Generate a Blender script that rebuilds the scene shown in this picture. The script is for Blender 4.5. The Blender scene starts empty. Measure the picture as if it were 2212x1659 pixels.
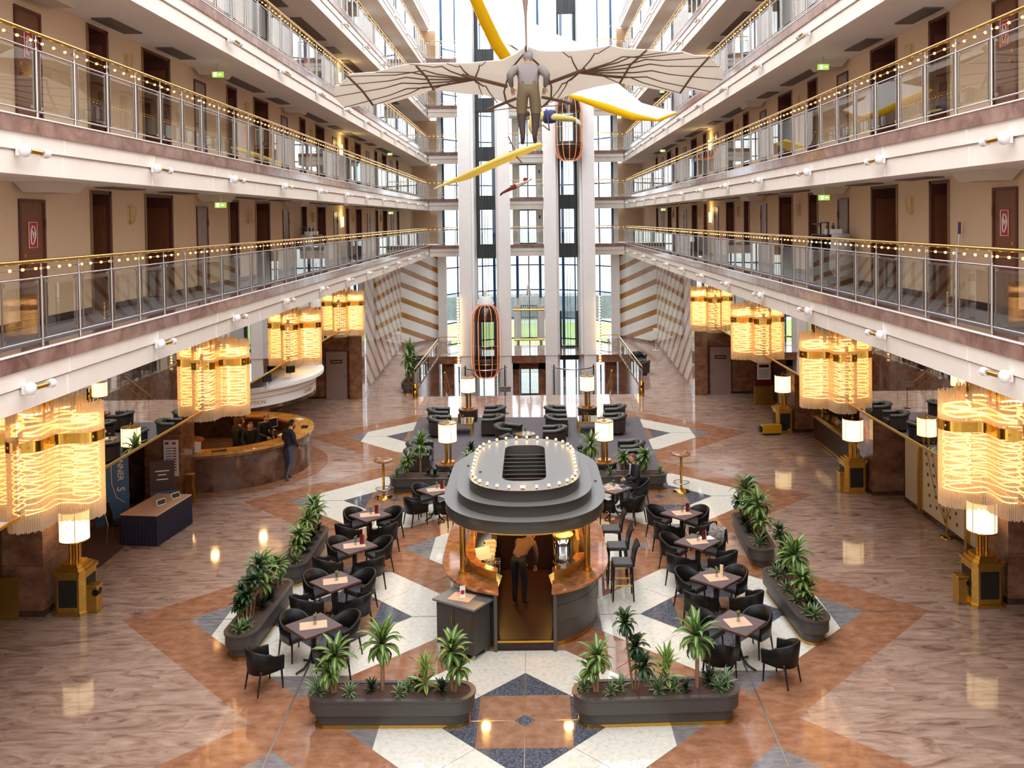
import bpy, math, random
from mathutils import Vector, Matrix
random.seed(7)
SC = bpy.context.scene
COL = SC.collection
PI = math.pi
# ------------------------------------------------------------------ camera
W, H, F, CAMH = 2212, 1659, 1930.0, 7.7
PITCH, ROLL = math.radians(1.2), -0.0125
B = Matrix(((1, 0, 0), (0, 0, -1), (0, 1, 0)))
R = B @ Matrix.Rotation(-PITCH, 3, 'X') @ Matrix.Rotation(ROLL, 3, 'Z')
_d = R.transposed() @ Vector((0, 1, 0))
CX = 1147 - F * _d.x / -_d.z
CY = 474 + F * _d.y / -_d.z
cam = bpy.data.cameras.new('camera')
cam.sensor_fit = 'HORIZONTAL'
cam.sensor_width = 36
cam.lens = F * 36 / W
cam.shift_x = (W / 2 - CX) / W
cam.shift_y = (CY - H / 2) / W
cam.clip_end = 500
co = bpy.data.objects.new('camera', cam)
co.matrix_world = Matrix.Translation((0, 0, CAMH)) @ R.to_4x4()
COL.objects.link(co)
SC.camera = co
EYE = Vector((0, 0, CAMH))
def ray(x, y):
    return R @ Vector(((x - CX) / F, -(y - CY) / F, -1.0))
def G(x, y, z=0.0):
    d = ray(x, y); return EYE + d * ((z - CAMH) / d.z)
def AX(x, y, X):
    d = ray(x, y); return EYE + d * (X / d.x)
def AY(x, y, Y):
    d = ray(x, y); return EYE + d * (Y / d.y)
X0 = -0.19                                     # middle line of the hall
LV = [0, 6.146, 9.056, 11.966, 14.876, 17.786, 20.696]     # floor heights
# ------------------------------------------------------------------ mesh builder
class MB:
    def __init__(s): s.v = []; s.f = []; s.m = []; s.s = []
    def add(s, vs, fs, m=0, smooth=False):
        b = len(s.v); s.v += [tuple(v) for v in vs]
        for f in fs:
            s.f.append(tuple(b + i for i in f)); s.m.append(m); s.s.append(smooth)
    def bx(s, x0, x1, y0, y1, z0, z1, m=0):
        s.add([(x0,y0,z0),(x1,y0,z0),(x1,y1,z0),(x0,y1,z0),(x0,y0,z1),(x1,y0,z1),(x1,y1,z1),(x0,y1,z1)],
              [(0,3,2,1),(4,5,6,7),(0,1,5,4),(1,2,6,5),(2,3,7,6),(3,0,4,7)], m)
    def box(s, c, d, m=0, rz=0, M=None):
        hx, hy, hz = d[0]/2, d[1]/2, d[2]/2
        M = M or Matrix.Rotation(rz, 3, 'Z'); c = Vector(c)
        vs = [M @ Vector(p) + c for p in ((-hx,-hy,-hz),(hx,-hy,-hz),(hx,hy,-hz),(-hx,hy,-hz),(-hx,-hy,hz),(hx,-hy,hz),(hx,hy,hz),(-hx,hy,hz))]
        s.add(vs, [(0,3,2,1),(4,5,6,7),(0,1,5,4),(1,2,6,5),(2,3,7,6),(3,0,4,7)], m)
    def cyl(s, p0, p1, r0, r1=None, n=12, m=0, cap=True):
        r1 = r0 if r1 is None else r1
        p0 = Vector(p0); p1 = Vector(p1); d = (p1 - p0).normalized()
        a = d.orthogonal().normalized(); b = d.cross(a)
        vs = []
        for p, r in ((p0, r0), (p1, r1)):
            for i in range(n):
                t = 2*PI*i/n; vs.append(p + (a*math.cos(t) + b*math.sin(t))*r)
        s.add(vs, [(i, (i+1) % n, n+(i+1) % n, n+i) for i in range(n)], m, True)
        if cap:
            s.add(vs[:n], [tuple(range(n-1, -1, -1))], m); s.add(vs[n:], [tuple(range(n))], m)
    def tube(s, pts, r, n=8, m=0, closed=False):
        pts = [Vector(p) for p in pts]; k = len(pts)
        rs = r if isinstance(r, (list, tuple)) else [r]*k
        vs = []; a = None
        for i in range(k):
            if closed: d = pts[(i+1) % k] - pts[i-1]
            else: d = pts[min(i+1, k-1)] - pts[max(i-1, 0)]
            d.normalize()
            a = d.orthogonal() if a is None else a - d*a.dot(d)
            if a.length < 1e-6: a = d.orthogonal()
            a.normalize(); b = d.cross(a)
            for j in range(n):
                t = 2*PI*j/n; vs.append(pts[i] + (a*math.cos(t) + b*math.sin(t))*rs[i])
        fs = []
        for i in range(k if closed else k-1):
            i2 = (i+1) % k
            for j in range(n):
                j2 = (j+1) % n; fs.append((i*n+j, i*n+j2, i2*n+j2, i2*n+j))
        s.add(vs, fs, m, True)
        if not closed:
            s.add(vs[:n], [tuple(range(n-1, -1, -1))], m); s.add(vs[-n:], [tuple(range(n))], m)
    def lathe(s, prof, c=(0,0,0), n=24, m=0, flat=False):
        vs = []; k = len(prof)
        for r, z in prof:
            for i in range(n):
                t = 2*PI*i/n; vs.append((c[0]+r*math.cos(t), c[1]+r*math.sin(t), c[2]+z))
        s.add(vs, [(a*n+i, a*n+(i+1) % n, (a+1)*n+(i+1) % n, (a+1)*n+i) for a in range(k-1) for i in range(n)], m, not flat)
        if prof[0][0] > 1e-4: s.add(vs[:n], [tuple(range(n-1, -1, -1))], m)
        if prof[-1][0] > 1e-4: s.add(vs[-n:], [tuple(range(n))], m)
    def loft(s, rings, m=0, smooth=False, cap=True, closed=True):
        n = len(rings[0]); vs = [p for r in rings for p in r]
        s.add(vs, [(a*n+i, a*n+(i+1) % n, (a+1)*n+(i+1) % n, (a+1)*n+i) for a in range(len(rings)-1) for i in range(n if closed else n-1)], m, smooth)
        if cap and closed:
            s.add(rings[0], [tuple(range(n-1, -1, -1))], m); s.add(rings[-1], [tuple(range(n))], m)
    def prism(s, poly, z0, z1, m=0, smooth=False, cap=True):
        s.loft([[(p[0], p[1], z0) for p in poly], [(p[0], p[1], z1) for p in poly]], m, smooth, cap)
    def ring(s, outer, inner, z0, z1, m=0, smooth=False):        # flat ring of two outlines with as many points
        n = len(outer)
        vs = [(p[0],p[1],z0) for p in outer]+[(p[0],p[1],z1) for p in outer]+[(p[0],p[1],z1) for p in inner]+[(p[0],p[1],z0) for p in inner]
        for a, sm in ((0, smooth), (1, False), (2, smooth), (3, False)):
            b = (a+1) % 4
            s.add([vs[a*n+i] for i in range(n)]+[vs[b*n+i] for i in range(n)], [(i, (i+1) % n, n+(i+1) % n, n+i) for i in range(n)], m, sm)
    def poly(s, pts, m=0): s.add(pts, [tuple(range(len(pts)))], m)
    def sph(s, c, r, n=10, k=6, m=0, sc=(1,1,1), M=None):
        vs = []; c = Vector(c)
        for i in range(k+1):
            p = PI*i/k
            for j in range(n):
                t = 2*PI*j/n
                q = Vector((r*sc[0]*math.sin(p)*math.cos(t), r*sc[1]*math.sin(p)*math.sin(t), -r*sc[2]*math.cos(p)))
                vs.append((M @ q if M else q) + c)
        s.add(vs, [(a*n+i, a*n+(i+1) % n, (a+1)*n+(i+1) % n, (a+1)*n+i) for a in range(k) for i in range(n)], m, True)
    def xf(s, M):
        s.v = [tuple(M @ Vector(v)) for v in s.v]; return s
    def build(s, name, mats, parent=None, loc=(0,0,0), rz=0, bevel=0, sub=0):
        me = bpy.data.meshes.new(name)
        me.from_pydata(s.v, [], s.f)
        mats = mats if isinstance(mats, (list, tuple)) else [mats]
        for m in mats: me.materials.append(m)
        me.polygons.foreach_set('material_index', s.m)
        me.polygons.foreach_set('use_smooth', s.s)
        me.update()
        o = bpy.data.objects.new(name, me); COL.objects.link(o)
        o.location = loc; o.rotation_euler = (0, 0, rz)
        if parent: o.parent = parent
        if bevel:
            md = o.modifiers.new('bevel', 'BEVEL'); md.width = bevel; md.segments = 2; md.limit_method = 'ANGLE'
        if sub:
            md = o.modifiers.new('sub', 'SUBSURF'); md.levels = sub; md.render_levels = sub
        return o
def tag(o, label=None, cat=None, group=None, kind=None):
    if label: o['label'] = label
    if cat: o['category'] = cat
    if group: o['group'] = group
    if kind: o['kind'] = kind
    return o
def thing(name, label, cat, loc=(0,0,0), rz=0, group=None, kind=None):
    o = bpy.data.objects.new(name, None); COL.objects.link(o)
    o.empty_display_size = .1
    o.location = loc; o.rotation_euler = (0, 0, rz)
    return tag(o, label, cat, group, kind)
KIDS = None
def kids(o): return [c for c in bpy.data.objects if c.parent == o]
def copy_tree(o, loc=None, rz=None, label=None, group=None, ch=None):
    ch = ch if ch is not None else snap(o)
    def rec(node, parent):
        src, sub = node
        c = src.copy(); COL.objects.link(c)
        if parent: c.parent = parent
        for k in sub: rec(k, c)
        return c
    c = rec((o, ch), None)
    if loc is not None: c.location = loc
    if rz is not None: c.rotation_euler = (0, 0, rz)
    if label: c['label'] = label
    if group: c['group'] = group
    return c
def snap(o): return [(c, snap(c)) for c in kids(o)]        # the children of a thing, read once before a loop of copies
# ------------------------------------------------------------------ materials
def lin(c):
    f = lambda v: (v/255/12.92) if v/255 <= .04045 else ((v/255+.055)/1.055)**2.4
    return (f(c[0]), f(c[1]), f(c[2]), 1)
def mat(name, col, rough=.5, metal=0, var=None, scale=8, bump=0, emit=0, ecol=None, trans=0, ior=1.45, spec=.5, stretch=(1,1,1), coat=0, subs=0, alpha=1, detail=4, nosample=True):
    m = bpy.data.materials.new(name); m.use_nodes = True
    nt = m.node_tree; p = nt.nodes['Principled BSDF']
    c = lin(col); p.inputs['Base Color'].default_value = c
    p.inputs['Roughness'].default_value = rough; p.inputs['Metallic'].default_value = metal
    p.inputs['IOR'].default_value = ior; p.inputs['Specular IOR Level'].default_value = spec
    if trans: p.inputs['Transmission Weight'].default_value = trans
    if coat: p.inputs['Coat Weight'].default_value = coat; p.inputs['Coat Roughness'].default_value = .03
    if emit:
        p.inputs['Emission Color'].default_value = lin(ecol or col); p.inputs['Emission Strength'].default_value = emit
        if nosample: m.cycles.emission_sampling = 'NONE'
    if alpha < 1: p.inputs['Alpha'].default_value = alpha
    if var or bump:
        tc = nt.nodes.new('ShaderNodeTexCoord'); mp = nt.nodes.new('ShaderNodeMapping')
        mp.inputs['Scale'].default_value = stretch
        nt.links.new(tc.outputs['Object'], mp.inputs[0])
        nz = nt.nodes.new('ShaderNodeTexNoise'); nz.inputs['Scale'].default_value = scale; nz.inputs['Detail'].default_value = detail
        nt.links.new(mp.outputs[0], nz.inputs['Vector'])
        if var:
            cr = nt.nodes.new('ShaderNodeValToRGB'); cr.color_ramp.elements[0].position = .3; cr.color_ramp.elements[1].position = .7
            cr.color_ramp.elements[0].color = c; cr.color_ramp.elements[1].color = lin(var)
            nt.links.new(nz.outputs['Fac'], cr.inputs[0]); nt.links.new(cr.outputs[0], p.inputs['Base Color'])
        if bump:
            bp = nt.nodes.new('ShaderNodeBump'); bp.inputs['Strength'].default_value = bump; bp.inputs['Distance'].default_value = .02
            nt.links.new(nz.outputs['Fac'], bp.inputs['Height']); nt.links.new(bp.outputs[0], p.inputs['Normal'])
    return m
def thin_glass(name, tint=(235,240,240), refl=.12, rough=.0):
    m = bpy.data.materials.new(name); m.use_nodes = True; nt = m.node_tree
    nt.nodes.remove(nt.nodes['Principled BSDF']); out = nt.nodes['Material Output']
    tr = nt.nodes.new('ShaderNodeBsdfTransparent'); tr.inputs[0].default_value = lin(tint)
    gl = nt.nodes.new('ShaderNodeBsdfGlossy'); gl.inputs['Roughness'].default_value = rough
    fr = nt.nodes.new('ShaderNodeLayerWeight'); fr.inputs['Blend'].default_value = .5
    pw = nt.nodes.new('ShaderNodeMath'); pw.operation = 'POWER'; pw.inputs[1].default_value = 4
    ad = nt.nodes.new('ShaderNodeMath'); ad.operation = 'MULTIPLY_ADD'; ad.inputs[1].default_value = .8; ad.inputs[2].default_value = refl/2; ad.use_clamp = True
    nt.links.new(fr.outputs['Facing'], pw.inputs[0])
    mx = nt.nodes.new('ShaderNodeMixShader')
    nt.links.new(pw.outputs[0], ad.inputs[0]); nt.links.new(ad.outputs[0], mx.inputs[0])
    nt.links.new(tr.outputs[0], mx.inputs[1]); nt.links.new(gl.outputs[0], mx.inputs[2]); nt.links.new(mx.outputs[0], out.inputs[0])
    return m
def stone(name, cols, scale, rough=.06, stretch=(1,1,1), detail=6, speck=0, brick=None, mortar=.003, rot=0, dist=0):
    """polished stone: noise ramp over three colours, optional slabs"""
    m = bpy.data.materials.new(name); m.use_nodes = True; nt = m.node_tree; L = nt.links.new
    p = nt.nodes['Principled BSDF']; p.inputs['Roughness'].default_value = rough; p.inputs['IOR'].default_value = 1.42
    tc = nt.nodes.new('ShaderNodeTexCoord'); mp = nt.nodes.new('ShaderNodeMapping'); mp.inputs['Scale'].default_value = stretch
    mp.inputs['Rotation'].default_value = (0, 0, rot)
    L(tc.outputs['Object'], mp.inputs[0])
    nz = nt.nodes.new('ShaderNodeTexNoise'); nz.inputs['Scale'].default_value = scale; nz.inputs['Detail'].default_value = detail; nz.inputs['Roughness'].default_value = .62
    nz.inputs['Distortion'].default_value = dist
    cr = nt.nodes.new('ShaderNodeValToRGB'); e = cr.color_ramp.elements
    e[0].position = .3; e[0].color = lin(cols[0]); e[1].position = .72; e[1].color = lin(cols[-1])
    if len(cols) > 2:
        x = e.new(.5); x.color = lin(cols[1])
    L(nz.outputs['Fac'], cr.inputs[0]); last = cr.outputs[0]
    vec = mp.outputs[0]
    if brick:
        br = nt.nodes.new('ShaderNodeTexBrick'); br.inputs['Scale'].default_value = 1
        br.inputs['Brick Width'].default_value = brick[0]; br.inputs['Row Height'].default_value = brick[1]; br.inputs['Mortar Size'].default_value = mortar
        br.offset = .37; br.inputs['Color1'].default_value = (.0,.0,.0,1); br.inputs['Color2'].default_value = (1,1,1,1); br.inputs['Mortar'].default_value = (.4,.4,.4,1)
        L(tc.outputs['Object'] if len(brick) < 3 else brick[2](nt, tc), br.inputs['Vector'])
        sh = nt.nodes.new('ShaderNodeVectorMath'); sh.operation = 'MULTIPLY_ADD'; sh.inputs[1].default_value = (9, 17, 5)
        L(br.outputs['Color'], sh.inputs[0]); L(vec, sh.inputs[2]); L(sh.outputs[0], nz.inputs['Vector'])
        hs = nt.nodes.new('ShaderNodeMixRGB'); hs.blend_type = 'MULTIPLY'; hs.inputs[0].default_value = .35
        rp = nt.nodes.new('ShaderNodeMapRange'); rp.inputs['To Min'].default_value = .72; rp.inputs['To Max'].default_value = 1.12
        L(br.outputs['Color'], rp.inputs[0]); L(last, hs.inputs[1]); L(rp.outputs[0], hs.inputs[2]); last = hs.outputs[0]
    else:
        L(vec, nz.inputs['Vector'])
    if speck:
        vo = nt.nodes.new('ShaderNodeTexVoronoi'); vo.inputs['Scale'].default_value = speck
        L(tc.outputs['Object'], vo.inputs['Vector'])
        mx = nt.nodes.new('ShaderNodeMixRGB'); mx.blend_type = 'OVERLAY'; mx.inputs[0].default_value = .75
        L(last, mx.inputs[1]); L(vo.outputs['Color'], mx.inputs[2])
        bw = nt.nodes.new('ShaderNodeRGBToBW'); L(vo.outputs['Color'], bw.inputs[0]); L(bw.outputs[0], mx.inputs[2]); last = mx.outputs[0]
    L(last, p.inputs['Base Color'])
    return m
M = {}
M['gneiss'] = stone('gneiss', [(122,93,80),(172,141,124),(194,167,150)], 1.0, .07, (1.0,3.2,1), 12, brick=(1.6,.42), rot=.22, dist=2.0)
M['brown'] = stone('brown_granite', [(134,88,62),(158,110,82),(176,131,104)], 3.5, .05, (1,1.6,1), 8)
M['brown2'] = stone('tan_granite', [(134,98,76),(152,114,90),(168,132,108)], 5, .05, (1,1,1), 8)
M['blue'] = stone('blue_granite', [(48,52,62),(84,88,100),(132,134,142)], 60, .05, (1,1,1), 3, speck=70)
M['white_stone'] = stone('white_stone', [(206,200,186),(224,219,206),(232,228,218)], 12, .06, (1,1,1), 6)
M['grey_stone'] = stone('grey_stone', [(104,100,102),(132,126,126),(150,144,142)], 5, .06, (1,2.5,1), 8)
M['joint'] = mat('joint_metal', (190,188,184), .3, 1)
M['pier'] = stone('pier_granite', [(98,64,46),(134,94,70),(160,120,94)], 2.6, .1, (1,1,1.4), 8)
M['pier_dark'] = stone('dark_granite', [(50,34,28),(74,52,42),(94,68,54)], 3, .12, (1,1,1), 7)
M['band'] = stone('pink_granite', [(112,80,72),(146,112,102),(170,138,126)], 2.2, .09, (1,1,1), 9, dist=.8)
M['white'] = mat('white_render', (247,245,243), .55, var=(243,240,238), scale=3)
M['fascia'] = mat('cream_fascia', (240,229,218), .55, var=(235,223,211), scale=3)
M['soffit'] = mat('soffit_paint', (238,232,226), .7)
M['tan'] = mat('tan_wallpaper', (226,196,162), .8, var=(220,190,156), scale=30)
M['dkbrown'] = mat('dark_brown_wood', (58,34,28), .35, var=(48,28,24), scale=6, stretch=(1,1,.2))
M['door_brown'] = mat('brown_door', (124,74,44), .4, var=(112,66,40), scale=8, stretch=(6,6,.6))
M['door_grey'] = mat('mauve_door', (150,128,122), .5)
M['frame_brown'] = mat('door_frame_brown', (92,48,38), .4)
M['brass'] = mat('polished_brass', (214,166,74), .16, 1)
M['brass_old'] = mat('aged_brass', (228,188,96), .36, 1, var=(212,170,80), scale=9)
M['steel'] = mat('brushed_steel', (196,194,192), .25, 1)
M['steel_white'] = mat('white_enamel', (236,234,232), .35)
M['dkgrey'] = mat('charcoal_paint', (62,66,68), .4)
M['carpet'] = mat('grey_carpet', (112,104,108), .95, var=(94,88,93), scale=60)
M['glass'] = thin_glass('clear_glass', (232,238,236), .10)
M['rail_glass'] = thin_glass('balustrade_glass', (246,246,242), .085)
M['bulb'] = mat('warm_bulb', (255,190,110), .3, emit=7, ecol=(255,176,84))
M['bulb_big'] = mat('bright_bulb', (255,226,170), .3, emit=14, ecol=(255,206,130))
M['mirror'] = mat('mirror', (226,220,212), .0, 1)
M['vent'] = mat('vent_grey', (108,96,88), .6)
M['white_plain'] = mat('white_metal', (240,238,234), .4)
M['blue_steel'] = mat('blue_steel', (30,72,120), .4)
M['exit'] = mat('exit_green', (110,170,60), .4, emit=.9, ecol=(190,230,90))
M['black'] = mat('black_paint', (18,17,18), .4)
M['red'] = mat('red_sign', (176,28,32), .4)
M['paper'] = mat('white_paper', (238,236,230), .7)
# ------------------------------------------------------------------ the setting
def struct(name, mb, mats, label, cat='wall', **k):
    o = mb.build(name, mats, **k); return tag(o, label, cat, kind='structure')
def edge(s, Y):                                 # the balcony edge, s = -1 left, 1 right
    return X0 + s*(6.02 + (.15*(Y-10)/46 if s < 0 else 0))
WALL = lambda s: X0 + s*7.5
MIR = lambda s: X0 + s*9.5
MP = lambda s: X0 + s*7.07                     # plane of the mirror band
YEND = 55.9
# lobby floor with the star pattern
f = MB()
VOID = (-5.27, 4.86, 38.97, 50.4)
def rect(x0, x1, y0, y1, z, m): f.poly([(x0,y0,z),(x1,y0,z),(x1,y1,z),(x0,y1,z)], m)
rect(-14, 14, -3, VOID[2], 0, 0); rect(-14, VOID[0], VOID[2], 60, 0, 0); rect(VOID[1], 14, VOID[2], 60, 0, 0)
rect(VOID[0], VOID[1], VOID[3], 54.5, 0, 0)
f.poly([(VOID[0],VOID[2],-.45),(VOID[1],VOID[2],-.45),(VOID[1],VOID[2],0),(VOID[0],VOID[2],0)], 1)
A = 3.65
cs = []
for k in range(-1, 4):
    for s in (-1, 1): cs.append((X0+s*A, 17.22+7.3*k))
for k in range(-1, 3): cs.append((X0, 13.57+7.3*k))
def dia(c, r, z, m): f.poly([(c[0]+r,c[1],z),(c[0],c[1]+r,z),(c[0]-r,c[1],z),(c[0],c[1]-r,z)], m)
for i, c in enumerate(cs):
    if c[1] < 34: dia(c, 4.2, .0008+.00002*i, 1)
for c in cs:
    if c[1] > 34: continue
    dia(c, 2.92, .002, 5)                                         # grey tips
    o_ = [(c[0]+u, c[1]+v) for u, v in ((2.22,-.7),(2.22,.7),(.7,2.22),(-.7,2.22),(-2.22,.7),(-2.22,-.7),(-.7,-2.22),(.7,-2.22))]
    f.poly([(x, y, .003) for x, y in o_], 4)                      # white band
    for q in range(4):                                            # fine joints in the white band
        a = q*PI/2+PI/4
        f.box((c[0]+1.35*math.cos(a), c[1]+1.35*math.sin(a), .0034), (.7,.008,.0004), 5, rz=a)
        a = q*PI/2
        f.box((c[0]+1.83*math.cos(a), c[1]+1.83*math.sin(a), .0034), (.78,.008,.0004), 5, rz=a)
    dia(c, 1.44, .004, 3)                                         # blue triangles
    f.poly([(c[0]+u, c[1]+v, .005) for u, v in ((-.72,-.72),(.72,-.72),(.72,.72),(-.72,.72))], 2)
    dia(c, .16, .006, 3)
    for a in (0, PI/2): f.box((c[0], c[1], .0055), (2.7,.012,.0004), 6, rz=a)
    for a in range(4):                                            # thin joints across the brown bands
        t = a*PI/2+PI/4
        f.box((c[0]+2.5*math.cos(t), c[1]+2.5*math.sin(t), .0018), (.86,.01,.0004), 5, rz=t)
for s in (-1, 1):                                                 # the two long metal joints
    p, q = Vector((X0+s*3.62, 9, .0075)), Vector((X0+s*4.3, 38.9, .0075)); d = q-p
    f.box((p+q)/2, (d.length, .03, .001), 6, rz=math.atan2(d.y, d.x))
for k in range(0, 4):                                             # joints across the hall
    f.box((X0, 17.22+7.3*k, .0072), (15, .012, .0006), 5)
struct('floor', f, [M['gneiss'], M['brown'], M['brown2'], M['blue'], M['white_stone'], M['grey_stone'], M['joint']],
       'polished granite lobby floor with a star pattern of white, brown and blue stone', 'floor')
f = MB(); f.bx(-14, 14, 36, 62, -3.1, -3.0)
struct('floor', f, M['band'], 'lower polished stone floor under the lift bays', 'floor')
# balcony slabs: stone band, two white fascia steps, soffit
for lv in range(1, 7):
    z = LV[lv]
    for s in (-1, 1):
        side = 'left' if s < 0 else 'right'; ordn = ['', 'first', 'second', 'third', 'fourth', 'fifth', 'sixth'][lv]
        root = thing('balcony', f'{side} balcony edge of the {ordn} gallery with stone band and white fascia', 'balcony', kind='structure')
        def band(name, z0, z1, out, mt, inn=None):
            mb = MB()
            a0, a1 = edge(s, 6)-s*(-out), edge(s, YEND+4)-s*(-out)
            a0 = edge(s, 6)-s*out; a1 = edge(s, YEND+2)-s*out
            b = WALL(s)+s*1.2 if inn is None else None
            i0 = b if inn is None else edge(s, 6)+s*inn; i1 = b if inn is None else edge(s, YEND+2)+s*inn
            mb.loft([[(a0,6,z0),(i0,6,z0),(i0,6,z1),(a0,6,z1)], [(a1,YEND+2,z0),(i1,YEND+2,z0),(i1,YEND+2,z1),(a1,YEND+2,z1)]])
            return mb.build(name, mt, root)
        band('floor_slab', z-.20, z-.004, -.02, M['carpet'])
        band('stone_band', z-.21, z, .0, M['band'], .3)
        band('white_edge', z-.012, z+.006, .012, M['steel_white'], .03)
        band('upper_fascia', z-.42, z-.21, -.03, M['fascia'], .4)
        band('lower_fascia', z-.72, z-.445, -.06, M['fascia'], .4)
        band('fascia_groove', z-.45, z-.415, -.09, M['soffit'], .4)
        mb = MB(); X = WALL(s)
        e0, e1 = edge(s, 6)+s*.2, edge(s, YEND+2)+s*.2
        w = X+s*1.2
        mb.poly([(e0,6,z-.70),(w,6,z-.70),(w,YEND+3.5,z-.70),(e1,YEND+3.5,z-.70)] if s > 0 else [(w,6,z-.70),(e0,6,z-.70),(e1,YEND+3.5,z-.70),(w,YEND+3.5,z-.70)])
        mb.build('soffit', M['soffit'], root)
        # joints of the fascia
        mb = MB()
        for k in range(0, 17):
            y = 12.0+2.87*k
            if y < YEND: mb.box((edge(s, y)+s*.025, y, z-.32), (.02, .012, .2)); mb.box((edge(s, y)+s*.055, y, z-.585), (.02, .012, .26))
        mb.build('fascia_joint', M['soffit'], root)
# corridor walls with recessed doors
BAY0, BAY = 13.4, 7.13
nd = [0]
M['edge_strip'] = mat('edge_strip_bronze', (150,120,84), .4, .6)
def door(kind, s, Y0, Y1, z, lab):
    nd[0] += 1
    X = WALL(s)
    r = thing(f'door_{nd[0]}', lab, 'door', (X, (Y0+Y1)/2, z), kind='structure')
    w = Y1-Y0; h = 1.96 if kind != 'recess' else 2.16
    x = -s
    if kind == 'recess':
        mb = MB()                                                # dark reveal
        for yy in (-w/2, w/2-.06): mb.bx(min(-x*.62, x*.02), max(-x*.62, x*.02), yy, yy+.06, 0, h)
        mb.bx(min(-x*.62, x*.02), max(-x*.62, x*.02), -w/2, w/2, h-.06, h)
        mb.build('frame', M['frame_brown'], r)
        mb = MB(); mb.bx(min(-x*.62, -x*.56), max(-x*.62, -x*.56), -w/2+.06, w/2-.06, h-.26, h-.06); mb.build('header_panel', M['frame_brown'], r)
        mb = MB(); mb.bx(min(-x*.66, -x*.6), max(-x*.66, -x*.6), -w/2+.05, w/2-.05, 0, h-.2); lf = mb.build('leaf', M['dkbrown'], r)
        mb = MB(); mb.bx(min(-x*.60, -x*.06), max(-x*.60, -x*.06), w/2-.09, w/2-.06, 0, h-.26); lf2 = mb.build('leaf', M['door_brown'], r)
        mb = MB(); yy = -w/2+.2
        mb.box((-x*.585, yy, 1.0), (.03,.05,.26)); mb.cyl((-x*.57, yy, 1.05), (-x*.53, yy, 1.05), .012, n=8); mb.cyl((-x*.53, yy-.02, 1.05), (-x*.53, yy+.11, 1.05), .011, n=8)
        mb.build('handle', M['brass'], lf)
        mb = MB()
        for yy in (-w/2-.012, w/2-.012): mb.bx(min(0, x*.03), max(0, x*.03), yy, yy+.024, 0, h)
        mb.build('edge_strip', M['edge_strip'], r)
    else:
        mb = MB(); t = .05
        for yy in (-w/2, w/2-t): mb.bx(min(-x*.05, x*.03), max(-x*.05, x*.03), yy, yy+t, 0, h)
        mb.bx(min(-x*.05, x*.03), max(-x*.05, x*.03), -w/2+t, w/2-t, h-t, h)
        mb.build('frame', M['frame_brown'], r)
        mb = MB(); mb.bx(min(-x*.05, x*.012), max(-x*.05, x*.012), -w/2+t, w/2-t, 0, h-t)
        lf = mb.build('leaf', M['door_brown'] if kind == 'fire' else M['door_grey'], r)
        mb = MB(); yy = -w/2+.14
        mb.cyl((x*.012, yy, .95), (x*.045, yy, .95), .03, n=10); mb.cyl((x*.04, yy, .95), (x*.07, yy, .95), .018, n=8); mb.box((x*.015, yy, 1.1), (.012,.03,.05))
        mb.build('handle', M['brass'], lf)
        mb = MB()
        for zz in (.3, 1.5): mb.bx(min(x*.02, x*.045), max(x*.02, x*.045), w/2-.06, w/2-.02, zz, zz+.16)
        mb.build('hinge', M['frame_brown'], lf)
        if kind == 'fire':
            sg = MB(); sg.bx(min(x*.012, x*.018), max(x*.012, x*.018), -.13, .13, 1.2, 1.62); sgo = sg.build('fire_hose_sign', M['red'], lf)
            sg = MB(); xx = x*.021
            def L2(pts, r=.011): sg.tube([(xx, p[0]*-s, p[1]) for p in pts], r, 5)
            L2([(-.115,1.215),(.115,1.215),(.115,1.605),(-.115,1.605)], .006); L2([(-.115,1.605),(-.115,1.215)], .006)
            L2([(-.05,1.28),(-.06,1.45),(-.02,1.55),(.04,1.53),(.07,1.42),(.04,1.33),(0,1.27),(-.04,1.27)]); L2([(-.02,1.48),(.0,1.36),(.03,1.45)])
            sg.build('hose_pictogram', M['paper'], sgo)
def wall(s, z, openings, top=2.25, X=None):
    X = WALL(s); mb = MB(); y = 6
    x0, x1 = (X, X+s*.7) if s > 0 else (X-.7, X)
    for a, b in openings:
        mb.bx(x0, x1, y, a, z, z+top); mb.bx(x0, x1, a, b, z+2.16, z+top); y = b
    mb.bx(x0, x1, y, YEND+2.5, z, z+top)
    return mb
for lv in (1, 2, 3, 4, 5):
    z = LV[lv]; ordn = ['', 'first', 'second', 'third', 'fourth', 'fifth'][lv]
    for s in (-1, 1):
        side = 'left' if s < 0 else 'right'; ops = []
        for k in range(-1, 6):
            y = BAY0+BAY*k
            for a, b in ((2.2, 2.95), (4.4, 5.75)):
                if y+a > 8 and y+b < 54: ops.append((y+a, y+b))
        struct('wall_'+side, wall(s, z, ops), M['tan'], f'{side} tan corridor wall of the {ordn} gallery')
        mb = MB(); X = WALL(s)
        yy = 6
        for a, b in ops+[(YEND+2, YEND+2)]:
            mb.bx(min(X, X-s*.015), max(X, X-s*.015), yy, a, z, z+.12); yy = b
        struct('baseboard_'+side, mb, M['dkbrown'], f'dark skirting of the {side} {ordn} gallery wall', 'baseboard')
        if lv > 3: continue
        for k in range(-1, 6):
            y = BAY0+BAY*k
            if k >= 0: door('fire' if k == 0 else 'grey', s, y, y+.72, z, (f'brown door with a red hose sign on the {side} {ordn} gallery' if k == 0 else
                 f'small mauve door in bay {k+1} of the {side} {ordn} gallery, counted from the viewer'))
            for j, (a, b) in enumerate(((2.2, 2.95), (4.4, 5.75))):
                if y+b < 54: door('recess', s, y+a, y+b, z, f'{"narrow" if j == 0 else "wide"} dark recessed door in {"bay "+str(k+1) if k >= 0 else "the bay nearest the viewer"} of the {side} {ordn} gallery')
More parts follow.
